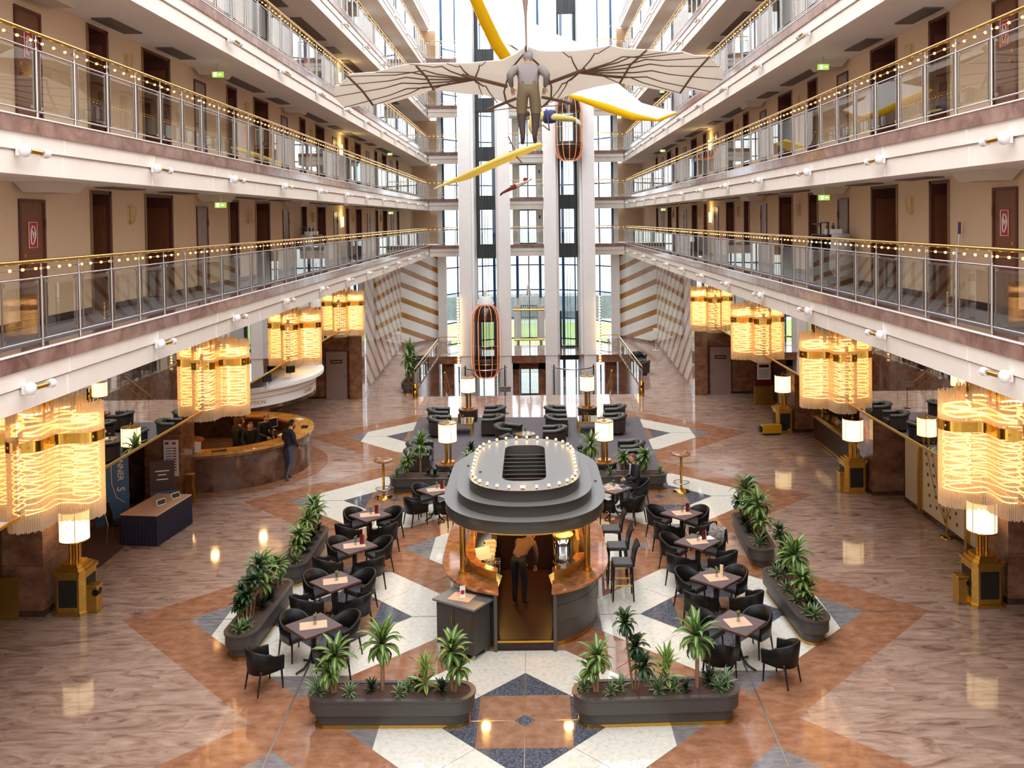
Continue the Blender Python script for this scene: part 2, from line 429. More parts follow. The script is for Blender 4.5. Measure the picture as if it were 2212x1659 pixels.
# galleries: end walls and cross walkways at the far end
for lv in range(1, 6):
    z = LV[lv]; ordn = ['', 'first', 'second', 'third', 'fourth', 'fifth'][lv]
    for s in (-1, 1):
        side = 'left' if s < 0 else 'right'
        mb = MB(); xa, xb = X0+s*8.5, X0+s*5.75
        mb.bx(min(xa, xb), max(xa, xb), YEND+2.4, YEND+2.6, z, z+2.25)
        struct('wall_'+side, mb, M['tan'], f'beige end wall closing the {side} {ordn} gallery')
        root = thing('walkway', f'{side} cross walkway at the far end of the {ordn} gallery', 'walkway', kind='structure')
        xa, xb = edge(s, YEND), X0+s*3.6
        for nm, z0, z1, y0, mt in (('stone_band', z-.21, z, YEND, 'band'), ('upper_fascia', z-.42, z-.21, YEND+.03, 'fascia'), ('lower_fascia', z-.72, z-.445, YEND+.06, 'fascia'), ('floor_slab', z-.46, z-.02, YEND+.1, 'soffit')):
            mb = MB(); mb.bx(min(xa, xb), max(xa, xb), y0, YEND+2.4 if nm == 'floor_slab' else YEND+.4, z0, z1); mb.build(nm, M[mt], root)
    root = thing('walkway', f'middle landing of the {ordn} gallery between the lift columns', 'walkway', kind='structure')
    for nm, z0, z1, y0, mt in (('stone_band', z-.21, z, 55.6, 'band'), ('upper_fascia', z-.42, z-.21, 55.63, 'fascia'), ('lower_fascia', z-.72, z-.445, 55.66, 'fascia'), ('floor_slab', z-.46, z-.02, 55.7, 'soffit')):
        mb = MB(); mb.bx(X0-1.7, X0+1.7, y0, 57.4, z0, z1); mb.build(nm, M[mt], root)
# back wall behind the photographer closes the hall
mb = MB(); mb.bx(-14, 14, -4, -3.8, 0, 21); struct('wall_back', mb, M['white'], 'plain light wall behind the viewpoint')
mb = MB(); mb.bx(-12, 12, -3.8, 2.0, 5.6, 6.1); struct('wall_back', mb, M['carpet'], 'first gallery walkway the view is taken from', 'floor')
# ------------------------------------------------------------------ railings with glass and strings of bulbs
SP = .955
def make_post():
    mb = MB(); mb.cyl((0,0,0), (0,0,.92), .021, n=8); mb.cyl((0,0,.92), (0,0,1.07), .009, n=6); mb.cyl((0,0,.99), (0,0,1.02), .026, n=8)
    return mb
postmesh = None
def railing(pts, label, name='balcony_railing', spacing=SP, loc=None, posts=True):
    """pts: two ends on the floor"""
    a, b = Vector(pts[0]), Vector(pts[1]); d = b-a; n = max(1, round(d.length/spacing)); rz = math.atan2(d.y, d.x)
    root = thing(name, label, 'railing', a, rz)
    L = d.length
    mb = MB(); mb.cyl((0,0,1.1), (L,0,1.1), .027, n=10); mb.build('handrail', M['brass'], root)
    mb = MB(); mb.cyl((0,0,.885), (L,0,.885), .013, n=6); mb.cyl((0,0,.10), (L,0,.10), .013, n=6); mb.build('glazing_bar', M['steel'], root)
    pm = gm = None
    for i in range(n+1):
        if pm is None: o = make_post().build('post', M['steel'], root); pm = o
        else: o = pm.copy(); COL.objects.link(o); o.parent = root
        o.location = (L*i/n, 0, 0)
    w = L/n
    for i in range(n):
        if gm is None:
            mb = MB(); mb.bx(.1*w, .9*w, -.004, .004, .14, .85)
            for x in (.09*w, .91*w): mb.bx(x-.008, x+.008, -.008, .008, .1, .885, 1)
            for x in (.12*w, .88*w):
                for z in (.15, .84): mb.bx(x-.02, x+.02, -.012, .012, z-.02, z+.02, 1)
            o = mb.build('glass_panel', [M['rail_glass'], M['steel']], root); gm = o
        else: o = gm.copy(); COL.objects.link(o); o.parent = root
        o.location = (L*i/n, 0, 0)
    return root
def bulbs(pts, label, spacing=.29, z=1.005, group=None, y=-.03, maxn=100):
    a, b = Vector(pts[0]), Vector(pts[1]); d = b-a; rz = math.atan2(d.y, d.x); L = d.length
    n = int(L/spacing)
    root = thing('light_string', label, 'string lights', a, rz, group)
    mb = MB(); mb.cyl((0,y,z), (L,y,z), .007, n=5); mb.build('cable', M['steel'], root)
    bm = None; rest = MB()
    rng = random.Random(int(L*100)+int(a.z*10)+int(a.x*7))
    for i in range(n):
        x = spacing*(i+.5)+rng.uniform(-.02, .02)
        if i < maxn:
            if bm is None:
                mb = MB(); mb.sph((0,0,0), .019, 6, 4, 0, (1.5,1,1)); mb.cyl((.02,0,0), (.06,0,0), .012, n=5, m=1)
                o = bm = mb.build('bulb', [M['bulb'], M['brass']], root)
            else: o = bm.copy(); COL.objects.link(o); o.parent = root
            o.location = (x, y, z)
        else: rest.sph((x,y,z), .019, 5, 3)
    if n > maxn: tag(rest.build('bulb', M['bulb'], root), kind='stuff')
for lv in range(1, 6):
    z = LV[lv]; ordn = ['', 'first', 'second', 'third', 'fourth', 'fifth'][lv]
    y0 = 9.515 if lv < 3 else (9.515+SP*{3: 6, 4: 17, 5: 28}[lv])
    for s in (-1, 1):
        side = 'left' if s < 0 else 'right'; off = s*.09
        p = ((edge(s, y0)+off, y0, z), (edge(s, YEND)+off, YEND-.1, z))
        pr = ((edge(s, y0-(SP*4 if lv < 3 else 0))+off, y0-(SP*4 if lv < 3 else 0), z), p[1])
        railing(pr, f'{side} {ordn} gallery railing of steel posts and glass under a brass handrail')
        bulbs(p, f'string of warm bulbs along the {side} {ordn} gallery railing', y=.03 if s < 0 else -.03)
        q0, q1 = (edge(s, YEND)+off, YEND+.1, z), (X0+s*3.7, YEND+.1, z)
        railing((q0, q1), f'short {side} {ordn} gallery railing at the far end beside the lifts')
        bulbs((q0, q1), f'short string of bulbs on the {side} {ordn} far railing', y=.03 if s > 0 else -.03)
    railing(((X0-1.6, 55.75, z), (X0+1.6, 55.75, z)), f'{ordn} gallery railing across the middle bay between the lifts', spacing=1.1)
# ------------------------------------------------------------------ ground floor sides
def stripes(name, ca, cb, dirv, period, width, rough=.06):
    m = bpy.data.materials.new(name); m.use_nodes = True; nt = m.node_tree; L = nt.links.new
    p = nt.nodes['Principled BSDF']; p.inputs['Roughness'].default_value = rough
    tc = nt.nodes.new('ShaderNodeTexCoord'); d = nt.nodes.new('ShaderNodeVectorMath'); d.operation = 'DOT_PRODUCT'; d.inputs[1].default_value = dirv
    L(tc.outputs['Object'], d.inputs[0])
    a = nt.nodes.new('ShaderNodeMath'); a.operation = 'DIVIDE'; a.inputs[1].default_value = period; L(d.outputs['Value'], a.inputs[0])
    b = nt.nodes.new('ShaderNodeMath'); b.operation = 'FRACT'; L(a.outputs[0], b.inputs[0])
    c = nt.nodes.new('ShaderNodeMath'); c.operation = 'LESS_THAN'; c.inputs[1].default_value = width; L(b.outputs[0], c.inputs[0])
    nz = nt.nodes.new('ShaderNodeTexNoise'); nz.inputs['Scale'].default_value = 2.5; nz.inputs['Detail'].default_value = 8; L(tc.outputs['Object'], nz.inputs['Vector'])
    mx = nt.nodes.new('ShaderNodeMixRGB'); mx.inputs[1].default_value = lin(ca); mx.inputs[2].default_value = lin(cb); L(c.outputs[0], mx.inputs[0])
    mm = nt.nodes.new('ShaderNodeMixRGB'); mm.blend_type = 'MULTIPLY'; mm.inputs[0].default_value = .18; L(mx.outputs[0], mm.inputs[1]); L(nz.outputs['Color'], mm.inputs[2])
    L(mm.outputs[0], p.inputs['Base Color'])
    return m
GOLD, WST = (176, 112, 30), (246, 241, 234)
M['stripe_diag'] = stripes('diagonal_stripe_marble', WST, GOLD, (.33, 0, 1), .92, .36, .12)
M['stripe_long'] = stripes('slanted_stripe_marble', WST, (166,104,34), (.55, 0, 1), .95, .34, .02)
PIERS = [(10.2, 11.5), (17.45, 18.65), (24.4, 25.4), (31.7, 32.7)]
for s in (-1, 1):
    side = 'left' if s < 0 else 'right'
    for k, (a, b) in enumerate(PIERS):
        mb = MB(); x0, x1 = MIR(s), MIR(s)+s*1.0
        mb.bx(min(x0,x1), max(x0,x1), a, b, .11, 3.6)
        for zz in (1.0, 1.95): mb.bx(min(x0-s*.002,x1), max(x0-s*.002,x1), a-.002, b+.002, zz, zz+.008, 1)
        mb.bx(min(x0-s*.02,x1), max(x0-s*.02,x1), a-.02, b+.02, 0, .11, 1)
        struct('column', mb, [M['pier'], M['pier_dark']], f'brown granite pier {["nearest the viewer","behind the nearest standing lamp","behind the second standing lamp","at the far lamp"][k]} on the {side}', 'pier')
    # backs of the bays
    bays = [(6, 10.2, 10.3), (11.5, 17.45, 10.3), (18.65, 24.4, 12.6 if s < 0 else 10.35), (25.4, 31.7, 12.4), (32.7, 38.8, 10.3)]
    mb = MB()
    for a, b, d in bays:
        x0, x1 = X0+s*d, X0+s*(d+.2)
        mb.bx(min(x0,x1), max(x0,x1), a-.5, b+.5, 0, 3.65)
    struct('wall_'+side, mb, M['pier_dark'], f'dark stone wall at the back of the {side} ground floor bays')
    mb = MB(); x0, x1 = MP(s)+s*.06, X0+s*13
    mb.bx(min(x0,x1), max(x0,x1), 6, 38.5, 3.6, 3.75); struct('trim_1', mb, M['pier_dark'], f'dark lintel over the {side} ground floor bays', 'lintel')
    # mirror band
    root = thing('wall_'+side, f'band of tall mirror panels above the {side} ground floor bays', 'mirror wall', kind='structure')
    y = 6.0; mm = None
    while y < 37.0:
        mb = MB(); mb.bx(-.01, .01, .004, 1.196, 3.61, 5.43)
        if mm is None: mm = o = mb.build('mirror_panel', M['mirror'], root)
        else: o = mm.copy(); COL.objects.link(o); o.parent = root
        o.location = (MP(s)+s*.01, y, 0); y += 1.2
    mb = MB(); mb.bx(MP(s)+s*.03-.01, MP(s)+s*.03+.01, 6, 38.4, 3.6, 5.44); mb.build('backing', M['dkbrown'], root)
    mb = MB(); mb.bx(MP(s)-.015, MP(s)+.015, 6, 38.4, 3.57, 3.61); mb.build('brass_edge', M['brass_old'], root)
    # block with the service door, and the striped walls
    xa, xb = X0+s*7.2, X0+s*9.9
    mb = MB(); mb.bx(min(xa,xb), max(xa,xb), 38.8, 39.2, 0, 2.75)
    mb.bx(min(xa, xa+s*.55), max(xa, xa+s*.55), 38.55, 38.8, 0, 2.75)
    mb.bx(min(xa,xb), max(xa,xb), 38.78, 38.8, 0, .1, 1)
    struct('wall_'+side, mb, [M['pier'], M['pier_dark']], f'brown granite wall with a service door at the far {side}')
    nd[0] += 1
    xc = X0+s*8.35
    r = thing(f'door_{nd[0]}', f'mauve service door in the far {side} granite wall', 'door', (xc, 38.78, 0), kind='structure')
    mb = MB(); mb.bx(-.5, .5, -.03, 0, 0, 2.1); mb.build('frame', M['frame_brown'], r)
    mb = MB(); mb.bx(-.45, .45, -.05, 0, 0, 2.05); lf = mb.build('leaf', M['door_grey'], r)
    mb = MB(); mb.box((.36*-s, -.09, 1.0), (.14,.02,.02)); mb.cyl((.4*-s,-.05,1.0), (.4*-s,-.1,1.0), .012, n=6); mb.build('handle', M['steel'], lf)
    mb = MB(); mb.box((0, -.055, 1.62), (.5,.01,.16)); sg = mb.build('sign', M['dkbrown'], lf)
    mb = MB()
    for i in range(7): mb.box((-.16+i*.053, -.062, 1.62), (.03,.004,.05))
    mb.build('lettering', M['brass_old'], sg)
    xa, xb = X0+s*9.9, X0+s*12
    mb = MB(); mb.bx(min(X0+s*7.2,xb), max(X0+s*7.2,xb), 39.4, 39.6, 2.75, 5.43); struct('wall_'+side, mb, M['white'], f'pale wall above the far {side} service door')
    mb = MB(); mb.bx(min(xa,xb)-.4, max(xa,xb)+.4, 38.9, 39.1, 0, 5.43); struct('wall_'+side, mb, M['pier_dark'], f'dark stone return wall in the far {side} corner')
    # long wall with slanted stripes
    p, q = Vector((X0+s*7.25, 39.2, 0)), Vector((X0+s*7.8, 54.4, 0)); d = q-p
    mb = MB(); L_ = d.length; mb.bx(0, L_, 0 if s < 0 else -.2, .2 if s < 0 else 0, .14, 5.43)
    o = struct('wall_'+side, mb, M['stripe_long'], f'long marble wall with slanted gold stripes on the far {side}', loc=p, rz=math.atan2(d.y, d.x))
    mb = MB(); mb.bx(0, L_, -.02 if s < 0 else 0, .0 if s < 0 else .02, 0, .14); struct('baseboard_'+side, mb, M['pier'], f'granite skirting under the {side} slanted stripes', 'baseboard', loc=p, rz=math.atan2(d.y, d.x))
    # turned wall with diagonal stripes
    p, q = Vector((X0+s*7.8, 54.4, 0)), Vector((X0+s*5.85, 57.6, 0)); d = q-p; L_ = d.length
    a = math.atan2(d.y, d.x)
    mb = MB()
    if s < 0:
        mb.bx(0, L_, 0, .2, .14, 5.43); mb.bx(-.02, L_+.02, -.02, 0, 0, .14, 1); mb.bx(L_-.03, L_+.06, -.03, .2, 0, 5.43, 2)
        struct('wall_left', mb, [M['stripe_diag'], M['pier'], M['brass_old']], 'turned marble wall with diagonal gold stripes at the far left', loc=p, rz=a)
    else:
        p2 = q; mb.bx(0, L_, 0, .2, .14, 5.43)
        # drawn from the lift side outwards so that the stripes mirror the left wall
        o = MB(); o.bx(-L_, 0, 0, .2, .14, 5.43); o.bx(-L_-.02, .02, -.02, 0, 0, .14, 1); o.bx(-L_-.06, -L_+.03, -.03, .2, 0, 5.43, 2)
        ob = struct('wall_right', o, [stripes('diagonal_stripe_marble_mirrored', WST, GOLD, (-.33, 0, 1), .92, .36, .12), M['pier'], M['brass_old']], 'turned marble wall with diagonal gold stripes at the far right', loc=p, rz=a+PI)
    xa, xb = X0+s*5.3, X0+s*5.85
    mb = MB(); mb.bx(min(xa,xb), max(xa,xb), 57.4, 57.7, -3, 5.43); struct('wall_'+side, mb, M['white'], f'cream pilaster between the {side} diagonal stripes and the glass front')
# walls and stairs of the stairwell down to the lower floor
for s in (-1, 1):
    x = VOID[0] if s < 0 else VOID[1]; side = 'left' if s < 0 else 'right'
    mb = MB(); mb.bx(min(x, x+s*.3), max(x, x+s*.3), VOID[2], 58, -3, -.004); mb.bx(min(x+s*.3, x+s*8), max(x+s*.3, x+s*8), 57.6, 58, -3, 0)
    struct('wall_'+side, mb, M['pier'], f'brown stone wall of the stairwell on the {side}')
    r = thing('staircase', f'stone stairs down to the lower floor along the {side} stairwell wall', 'stairs', (x-s*.02, VOID[2]+.3, 0), kind='structure')
    mb = MB()
    for i in range(18): mb.bx(min(0, -s*1.3), max(0, -s*1.3), .3*i, .3*i+.34, -3, -.165*(i+1))
    mb.build('steps', M['band'], r)
    mb = MB(); mb.loft([[(-s*1.3,0,-3),(-s*1.42,0,-3),(-s*1.42,0,.15),(-s*1.3,0,.15)],[(-s*1.3,5.4,-3),(-s*1.42,5.4,-3),(-s*1.42,5.4,-2.8),(-s*1.3,5.4,-2.8)]]); mb.build('stringer', M['pier'], r)
    mb = MB(); mb.cyl((-s*1.36,0,1.0), (-s*1.36,5.4,-1.9), .03, n=8); mb.cyl((-s*1.36,0,.6), (-s*1.36,5.4,-2.3), .018, n=8)
    for i in range(7): mb.cyl((-s*1.36,.9*i,1.0-.537*.9*i), (-s*1.36,.9*i,.1-.537*.9*i), .015, n=6)
    mb.build('handrail', M['brass'], r)
mb = MB(); mb.bx(VOID[0], VOID[1], VOID[2]-.3, VOID[2], -3, -.46); struct('wall_front', mb, M['pier'], 'stone wall of the stairwell under the lobby floor edge')
# ------------------------------------------------------------------ lift core
MC = 26
cols = [(-3.9, -3.2), (-1.68, -1.0), (.92, 1.62), (3.1, 3.8)]
for i, (a, b) in enumerate(cols):
    mb = MB(); mb.bx(X0+a, X0+b, 50.45, 51.3, -3, 24)
    mb.bx(X0+(b if i % 2 == 0 else a-.14), X0+(b+.14 if i % 2 == 0 else a), 50.9, 53.6, -3, 24)
    struct('column', mb, M['white'], f'tall white lift column, {["outer left","inner left","inner right","outer right"][i]} of four', 'column')
def lift_front(xa, xb, i):
    side = ['left', 'right'][i]
    root = thing('lift_shaft', f'dark steel and glass {side} lift shaft front between white columns', 'lift shaft', (X0, 51.3, 0), kind='structure')
    mb = MB()
    for x in (xa+.08, xb-.08): mb.bx(x-.09, x+.09, 2.2, 2.4, -3, 24)
    mb.build('frame_post', M['dkgrey'], root)
    for lv in range(0, 7):
        z = LV[lv]
        mb = MB(); mb.bx(xa+.1, xb-.1, 2.2, 2.42, z-.75, z+.1); mb.bx(xa+.1, xa+.34, 2.2, 2.42, z+.1, z+2.2); mb.bx(xb-.28, xb-.1, 2.2, 2.42, z+.1, z+2.2)
        mb.build('frame_panel', M['dkgrey'], root)
        mb = MB(); mb.bx(xa+.34, xb-.28, 2.3, 2.31, z+.1, z+2.16); mb.build('pane', M['glass'], root)
    mb = MB()
    for dx in (-.08, .08): mb.cyl(((xa+xb)/2+dx, 1.2, 0), ((xa+xb)/2+dx, 1.2, 24), .012, n=5)
    mb.build('cable', M['black'], root)
lift_front(-3.2, -1.68, 0); lift_front(1.62, 3.1, 1)
# landing doors in the middle bay on every level, and the ground landing
for lv in range(-1, 6):
    z = LV[lv] if lv >= 0 else -3.0
    nm = ['lower', 'lobby', 'first gallery', 'second gallery', 'third gallery', 'fourth gallery', 'fifth gallery'][lv+1]
    root = thing(f'window_{lv+2}', f'glazed screen with steel doors at the back of the {nm} landing', 'window', (X0, 57.4 if lv > 0 else (54.4 if lv < 0 else 57.4), z), kind='structure')
    mb = MB()
    for a, b in ((-.98,-.55), (.55,.98)): mb.bx(a, b, -.05, .05, 0, 2.2)
    mb.build('side_panel', M['soffit'], root)
    mb = MB()
    for x in (-.55, 0, .55): mb.bx(x-.03, x+.03, -.04, .04, 0, 2.2)
    mb.bx(-.55, .55, -.04, .04, 2.12, 2.2); mb.bx(-.55, .55, -.04, .04, 0, .08); mb.build('frame', M['dkgrey'], root)
    mb = MB(); mb.bx(-.52, .52, -.004, .004, .08, 2.12); mb.build('pane', M['glass'], root)
    if lv > 0:
        mb = MB(); mb.box((.75, -.055, 1.7), (.09,.02,.22)); mb.build('call_panel', M['dkgrey'], root)
# lobby level landings at the lifts
for a, b, nm in ((VOID[0], X0-3.9, 'left'), (X0-1.0, X0+.92, 'middle'), (X0+3.8, VOID[1], 'right')):
    mb = MB(); mb.bx(a, b, 50.38, 50.6, -.42, 0.0); mb.bx(a, b, 50.36, 50.6, -.02, .012, 1)
    struct('trim_2', mb, [M['pier'], M['band']], f'brown stone fascia of the {nm} lobby landing at the lifts', 'fascia')
for s in (-1, 1):
    xa, xb = X0+s*5.0, X0+s*4.3
    mb = MB(); mb.bx(min(xa,xb), max(xa,xb), 50.9, 51.7, -3, -.42); struct('column', mb, M['pier'], f'brown stone pier under the {"left" if s < 0 else "right"} lobby landing', 'pier')
mb = MB()
for a, b in ((-.98, -.6), (.52, .92)): mb.bx(X0+a, X0+b, 51.2, 51.4, -3, -.42)
mb.bx(X0-.98, X0+.92, 51.2, 51.4, -.9, -.42); struct('wall_front', mb, M['pier'], 'brown stone portal under the middle landing')
# ------------------------------------------------------------------ curved glass front
root = thing('window_9', 'curved glass front with blue steel mullions at the far end', 'window', kind='structure')
arc = []
NP = 15
for i in range(NP):
    t = -1+2*i/(NP-1); arc.append((X0+t*5.45, 57.5+3.6*(1-t*t)**.8))
mb = MB()
for i, (x, y) in enumerate(arc): mb.bx(x-(.09 if i % 2 == 0 else .04), x+(.09 if i % 2 == 0 else .04), y-.08, y+.08, -3, 25)
mb.build('mullion', M['blue_steel'], root)
mb = MB()
for z in [-.4, 1.0, 2.9, 4.6]+[LV[k]+dz for k in range(1, 6) for dz in (-.2, .95)]+[23]:
    mb.loft([[(x, y-.05, z-.04), (x, y+.05, z-.04), (x, y+.05, z+.04), (x, y-.05, z+.04)] for x, y in arc])
mb.build('transom', M['blue_steel'], root)
mb = MB(); mb.loft([[(x, y, -3), (x, y, 25)] for x, y in arc], closed=False, cap=False); mb.build('pane', M['glass'], root)
for s in (-1, 1):
    mb = MB(); xa, xb = X0+s*5.5, X0+s*9; mb.bx(min(xa,xb), max(xa,xb), 58.2, 58.4, 20.6, 25); mb.bx(min(xa, xa+s*.3), max(xa, xa+s*.3), 57.4, 58.2, 5.4, 25)
    struct('wall_'+('left' if s < 0 else 'right'), mb, M['white'], f'white pier at the {"left" if s < 0 else "right"} end of the curved glass front')
# outside
mb = MB(); mb.bx(-90, 90, 62, 240, -3.3, -3.05); struct('ground', mb, mat('pale_paving', (176,176,172), .9), 'pale paved forecourt outside the glass front', 'ground')
mb = MB(); mb.bx(-60, 60, 72, 92, -3.05, -2.98); tag(mb.build('lawn', mat('lawn_green', (140,156,96), .9, var=(156,168,112), scale=3)), 'green lawn outside the glass front', 'lawn', kind='structure')
mb = MB(); mb.bx(-60, 60, 96, 100, -3.05, -.6); struct('wall_front', mb, mat('grey_hedge', (96,104,108), .9, var=(120,126,128), scale=1.5), 'grey garden wall beyond the lawn')
# ------------------------------------------------------------------ light
wd = bpy.data.worlds.new('overcast_sky'); SC.world = wd; wd.use_nodes = True
nt = wd.node_tree; bg = nt.nodes['Background']
tc = nt.nodes.new('ShaderNodeTexCoord'); sx = nt.nodes.new('ShaderNodeSeparateXYZ'); cr = nt.nodes.new('ShaderNodeValToRGB')
mr = nt.nodes.new('ShaderNodeMapRange'); mr.inputs['From Min'].default_value = -1; mr.inputs['From Max'].default_value = 1
nt.links.new(tc.outputs['Generated'], sx.inputs[0]); nt.links.new(sx.outputs['Z'], mr.inputs[0]); nt.links.new(mr.outputs[0], cr.inputs[0])
e = cr.color_ramp.elements; e[0].position = .48; e[0].color = (.45,.45,.45,1); e[1].position = .53; e[1].color = (.86,.91,1,1)
x = e.new(.9); x.color = (.95,.97,1,1)
nt.links.new(cr.outputs[0], bg.inputs[0]); bg.inputs[1].default_value = 4.9
def lamp(name, loc, power, col=(255,190,110), r=.15, typ='POINT', parent=None):
    l = bpy.data.lights.new(name, typ); l.energy = power; l.color = lin(col)[:3]; l.shadow_soft_size = r
    o = bpy.data.objects.new(name, l); COL.objects.link(o); o.location = loc
    if parent: o.parent = parent
    return o
SC.view_settings.view_transform = 'Standard'; SC.view_settings.look = 'None'; SC.view_settings.gamma = 1; SC.view_settings.exposure = -.08
SC.cycles.use_denoising = True
SC.cycles.max_bounces = 10; SC.cycles.transparent_max_bounces = 24; SC.cycles.diffuse_bounces = 4; SC.cycles.glossy_bounces = 4
SC.cycles.sample_clamp_indirect = 6; SC.cycles.caustics_reflective = False; SC.cycles.caustics_refractive = False
# ------------------------------------------------------------------ partitions between the bays
for s in (-1, 1):
    side = 'left' if s < 0 else 'right'
    for a, b in PIERS:
        mb = MB(); x0, x1 = MIR(s)+s*1.0, X0+s*13; mb.bx(min(x0,x1), max(x0,x1), a+.2, b-.2, 0, 3.6)
        struct('wall_'+side, mb, M['pier_dark'], f'dark partition between {side} ground floor bays')
    mb = MB(); x0, x1 = MIR(s)+s*.1, X0+s*13; mb.bx(min(x0,x1)-.02, max(x0,x1)+.02, 38.85, 39.0, 0, 3.6); struct('wall_'+side, mb, M['pier_dark'], f'dark stone wall after the {side} mirrors')
# ------------------------------------------------------------------ chandeliers
def rod_glass():
    m = bpy.data.materials.new('crystal_rod'); m.use_nodes = True; nt = m.node_tree; L = nt.links.new
    nt.nodes.remove(nt.nodes['Principled BSDF']); out = nt.nodes['Material Output']
    tr = nt.nodes.new('ShaderNodeBsdfTransparent'); tr.inputs[0].default_value = lin((255,244,222))
    tl = nt.nodes.new('ShaderNodeBsdfTranslucent'); tl.inputs[0].default_value = lin((244,224,190))
    df = nt.nodes.new('ShaderNodeBsdfDiffuse'); df.inputs[0].default_value = lin((238,222,196))
    gl = nt.nodes.new('ShaderNodeBsdfGlossy'); gl.inputs['Roughness'].default_value = .12
    a = nt.nodes.new('ShaderNodeMixShader'); a.inputs[0].default_value = .5; L(tl.outputs[0], a.inputs[1]); L(df.outputs[0], a.inputs[2])
    b = nt.nodes.new('ShaderNodeMixShader'); b.inputs[0].default_value = .58; L(a.outputs[0], b.inputs[1]); L(tr.outputs[0], b.inputs[2])
    c = nt.nodes.new('ShaderNodeMixShader'); c.inputs[0].default_value = .1; L(b.outputs[0], c.inputs[1]); L(gl.outputs[0], c.inputs[2])
    L(c.outputs[0], out.inputs[0]); return m
M['rod'] = rod_glass()
M['glow'] = mat('lamp_row_glow', (255,220,160), .4, emit=7.5, ecol=(255,210,148), nosample=False)
def plus_outline(L, hw, step):
    """outline of a plus with rounded arm ends, walked at a fixed step"""
    pts = []
    base = []
    for q in range(4):
        a = q*PI/2; ca, sa = math.cos(a), math.sin(a)
        loc = [(hw*1.25, -hw*1.05), (L-hw*.8, -hw)]
        for i in range(1, 8): t = -PI/2+PI*i/8; loc.append((L-hw*.8+hw*.8*math.cos(t), hw*math.sin(t)))
        loc += [(L-hw*.8, hw), (hw*1.25, hw*1.05)]
        base += [(x*ca-y*sa, x*sa+y*ca) for x, y in loc]
    base.append(base[0]); acc = 0
    for i in range(len(base)-1):
        p, q = Vector(base[i]), Vector(base[i+1]); d = (q-p).length
        while acc < d: r = p.lerp(q, acc/d); pts.append((r.x, r.y)); acc += step
        acc -= d
    return pts
rng = random.Random(3)
def front_half(pts):
    """the part of the outline on the hall side of the mirror, in order"""
    k = max(i for i in range(len(pts)) if pts[i-1][0] <= .012 and pts[i][0] > .012)
    p = pts[k:]+pts[:k]; return [q for q in p if q[0] > .012]
def make_chandelier():
    root = thing('chandelier', 'x', 'chandelier', group='glass rod chandeliers under the first gallery')
    o_ = plus_outline(.80, .255, .024)
    for nm, zt, zb, amp in (('crystal_curtain', 1.66, 1.14, .05), ('crystal_curtain', 1.25, .0, .025)):
        mb = MB()
        for i, (x, y) in enumerate(o_):
            r = math.hypot(x, y); top = zt+rng.uniform(-amp, amp)+(.08*(1-r/.8) if zb > .5 else 0); dn = zb+rng.uniform(-.015, .015)
            if x < .012:
                if zb > .5: continue
                top = min(top, .215)
            mb.cyl((x, y, top), (x, y, dn), .0115, n=5, cap=False)
        mb.build(nm, M['rod'], root)
    mb = MB(); a = front_half(plus_outline(.825, .27, .05))
    mb.loft([[(x,y,1.14) for x, y in a], [(x,y,1.29) for x, y in a]], smooth=True, cap=False, closed=False)
    mb.build('brass_band', M['brass'], root)
    mb = MB()
    for i in range(2, len(a), 7): mb.sph((a[i][0], a[i][1], 1.215), .02, 6, 4)
    mb.build('rivet', M['brass_old'], root)
    c_ = front_half(plus_outline(.74, .20, .05))
    mb = MB()
    for k, z in enumerate((.24, .30, .40, .47, .54, .61, .68, .75, .82, .89, .96, 1.03, 1.09, 1.36, 1.42, 1.48)):
        mb.tube([(x, y, z+.013*math.sin(i*.5+k*2.1)) for i, (x, y) in enumerate(c_)], .009 if k < 13 else .015, 5)
    mb.build('lamp_row', M['glow'], root)
    mb = MB(); mb.cyl((.06,0,1.0), (.06,0,2.05), .025, n=8); mb.cyl((.06,0,2.02), (.06,0,2.075), .05, n=16)
    for q in (-1, 0, 1): a_ = q*PI/2; mb.cyl((.05,0,1.215), (.05+.76*math.cos(a_), .78*math.sin(a_), 1.215), .012, n=6)
    mb.build('stem', M['brass'], root)
    return root
ch0 = make_chandelier(); cks = snap(ch0)
posn = ['nearest the viewer', 'second from the viewer', 'third from the viewer', 'farthest from the viewer']
for s in (-1, 1):
    for k, Y in enumerate((13.3, 20.25, 27.25, 34.2)):
        lab = f'glass rod chandelier with a brass band, {posn[k]} under the {"left" if s < 0 else "right"} gallery'
        loc = (MP(s), Y, 3.36)
        if s < 0 and k == 0: o = ch0; o.location = loc; o['label'] = lab
        else: o = copy_tree(ch0, loc, 0 if s < 0 else PI, lab, ch=cks)
        pass
# ------------------------------------------------------------------ standing lamps
def shade_mat(name, e):
    return mat(name, (255,240,205), .6, emit=e, ecol=(255,222,160), nosample=False)
M['shade'] = shade_mat('lit_lamp_shade', 2.6)
M['grille'] = mat('dark_grille', (54,48,40), .6, .3, var=(34,30,26), scale=60)
def lamp_head(root, z, r=.275, h=.6, posts=3):
    mb = MB(); mb.lathe([(r,0),(r,h)], (0,0,z), 28); mb.lathe([(r-.004,0),(.02,.0)], (0,0,z+h*.98), 28); mb.build('lamp_shade', M['shade'], root)
    mb = MB()
    for zz in (z, z+h): mb.lathe([(r+.004,-.012),(r+.012,0),(r+.004,.012)], (0,0,zz), 28)
    for q in range(4): mb.cyl((r*math.cos(q*PI/2+.5), r*math.sin(q*PI/2+.5), z-.02), (r*math.cos(q*PI/2+.5), r*math.sin(q*PI/2+.5), z+h+.02), .008, n=5)
    mb.cyl((0,0,z+h), (0,0,z+h+.1), .012, n=6); mb.sph((0,0,z+h+.11), .02, 6, 4); mb.lathe([(.06,0),(.05,.03)], (0,0,z+h), 12)
    mb.build('shade_ring', M['brass'], root)
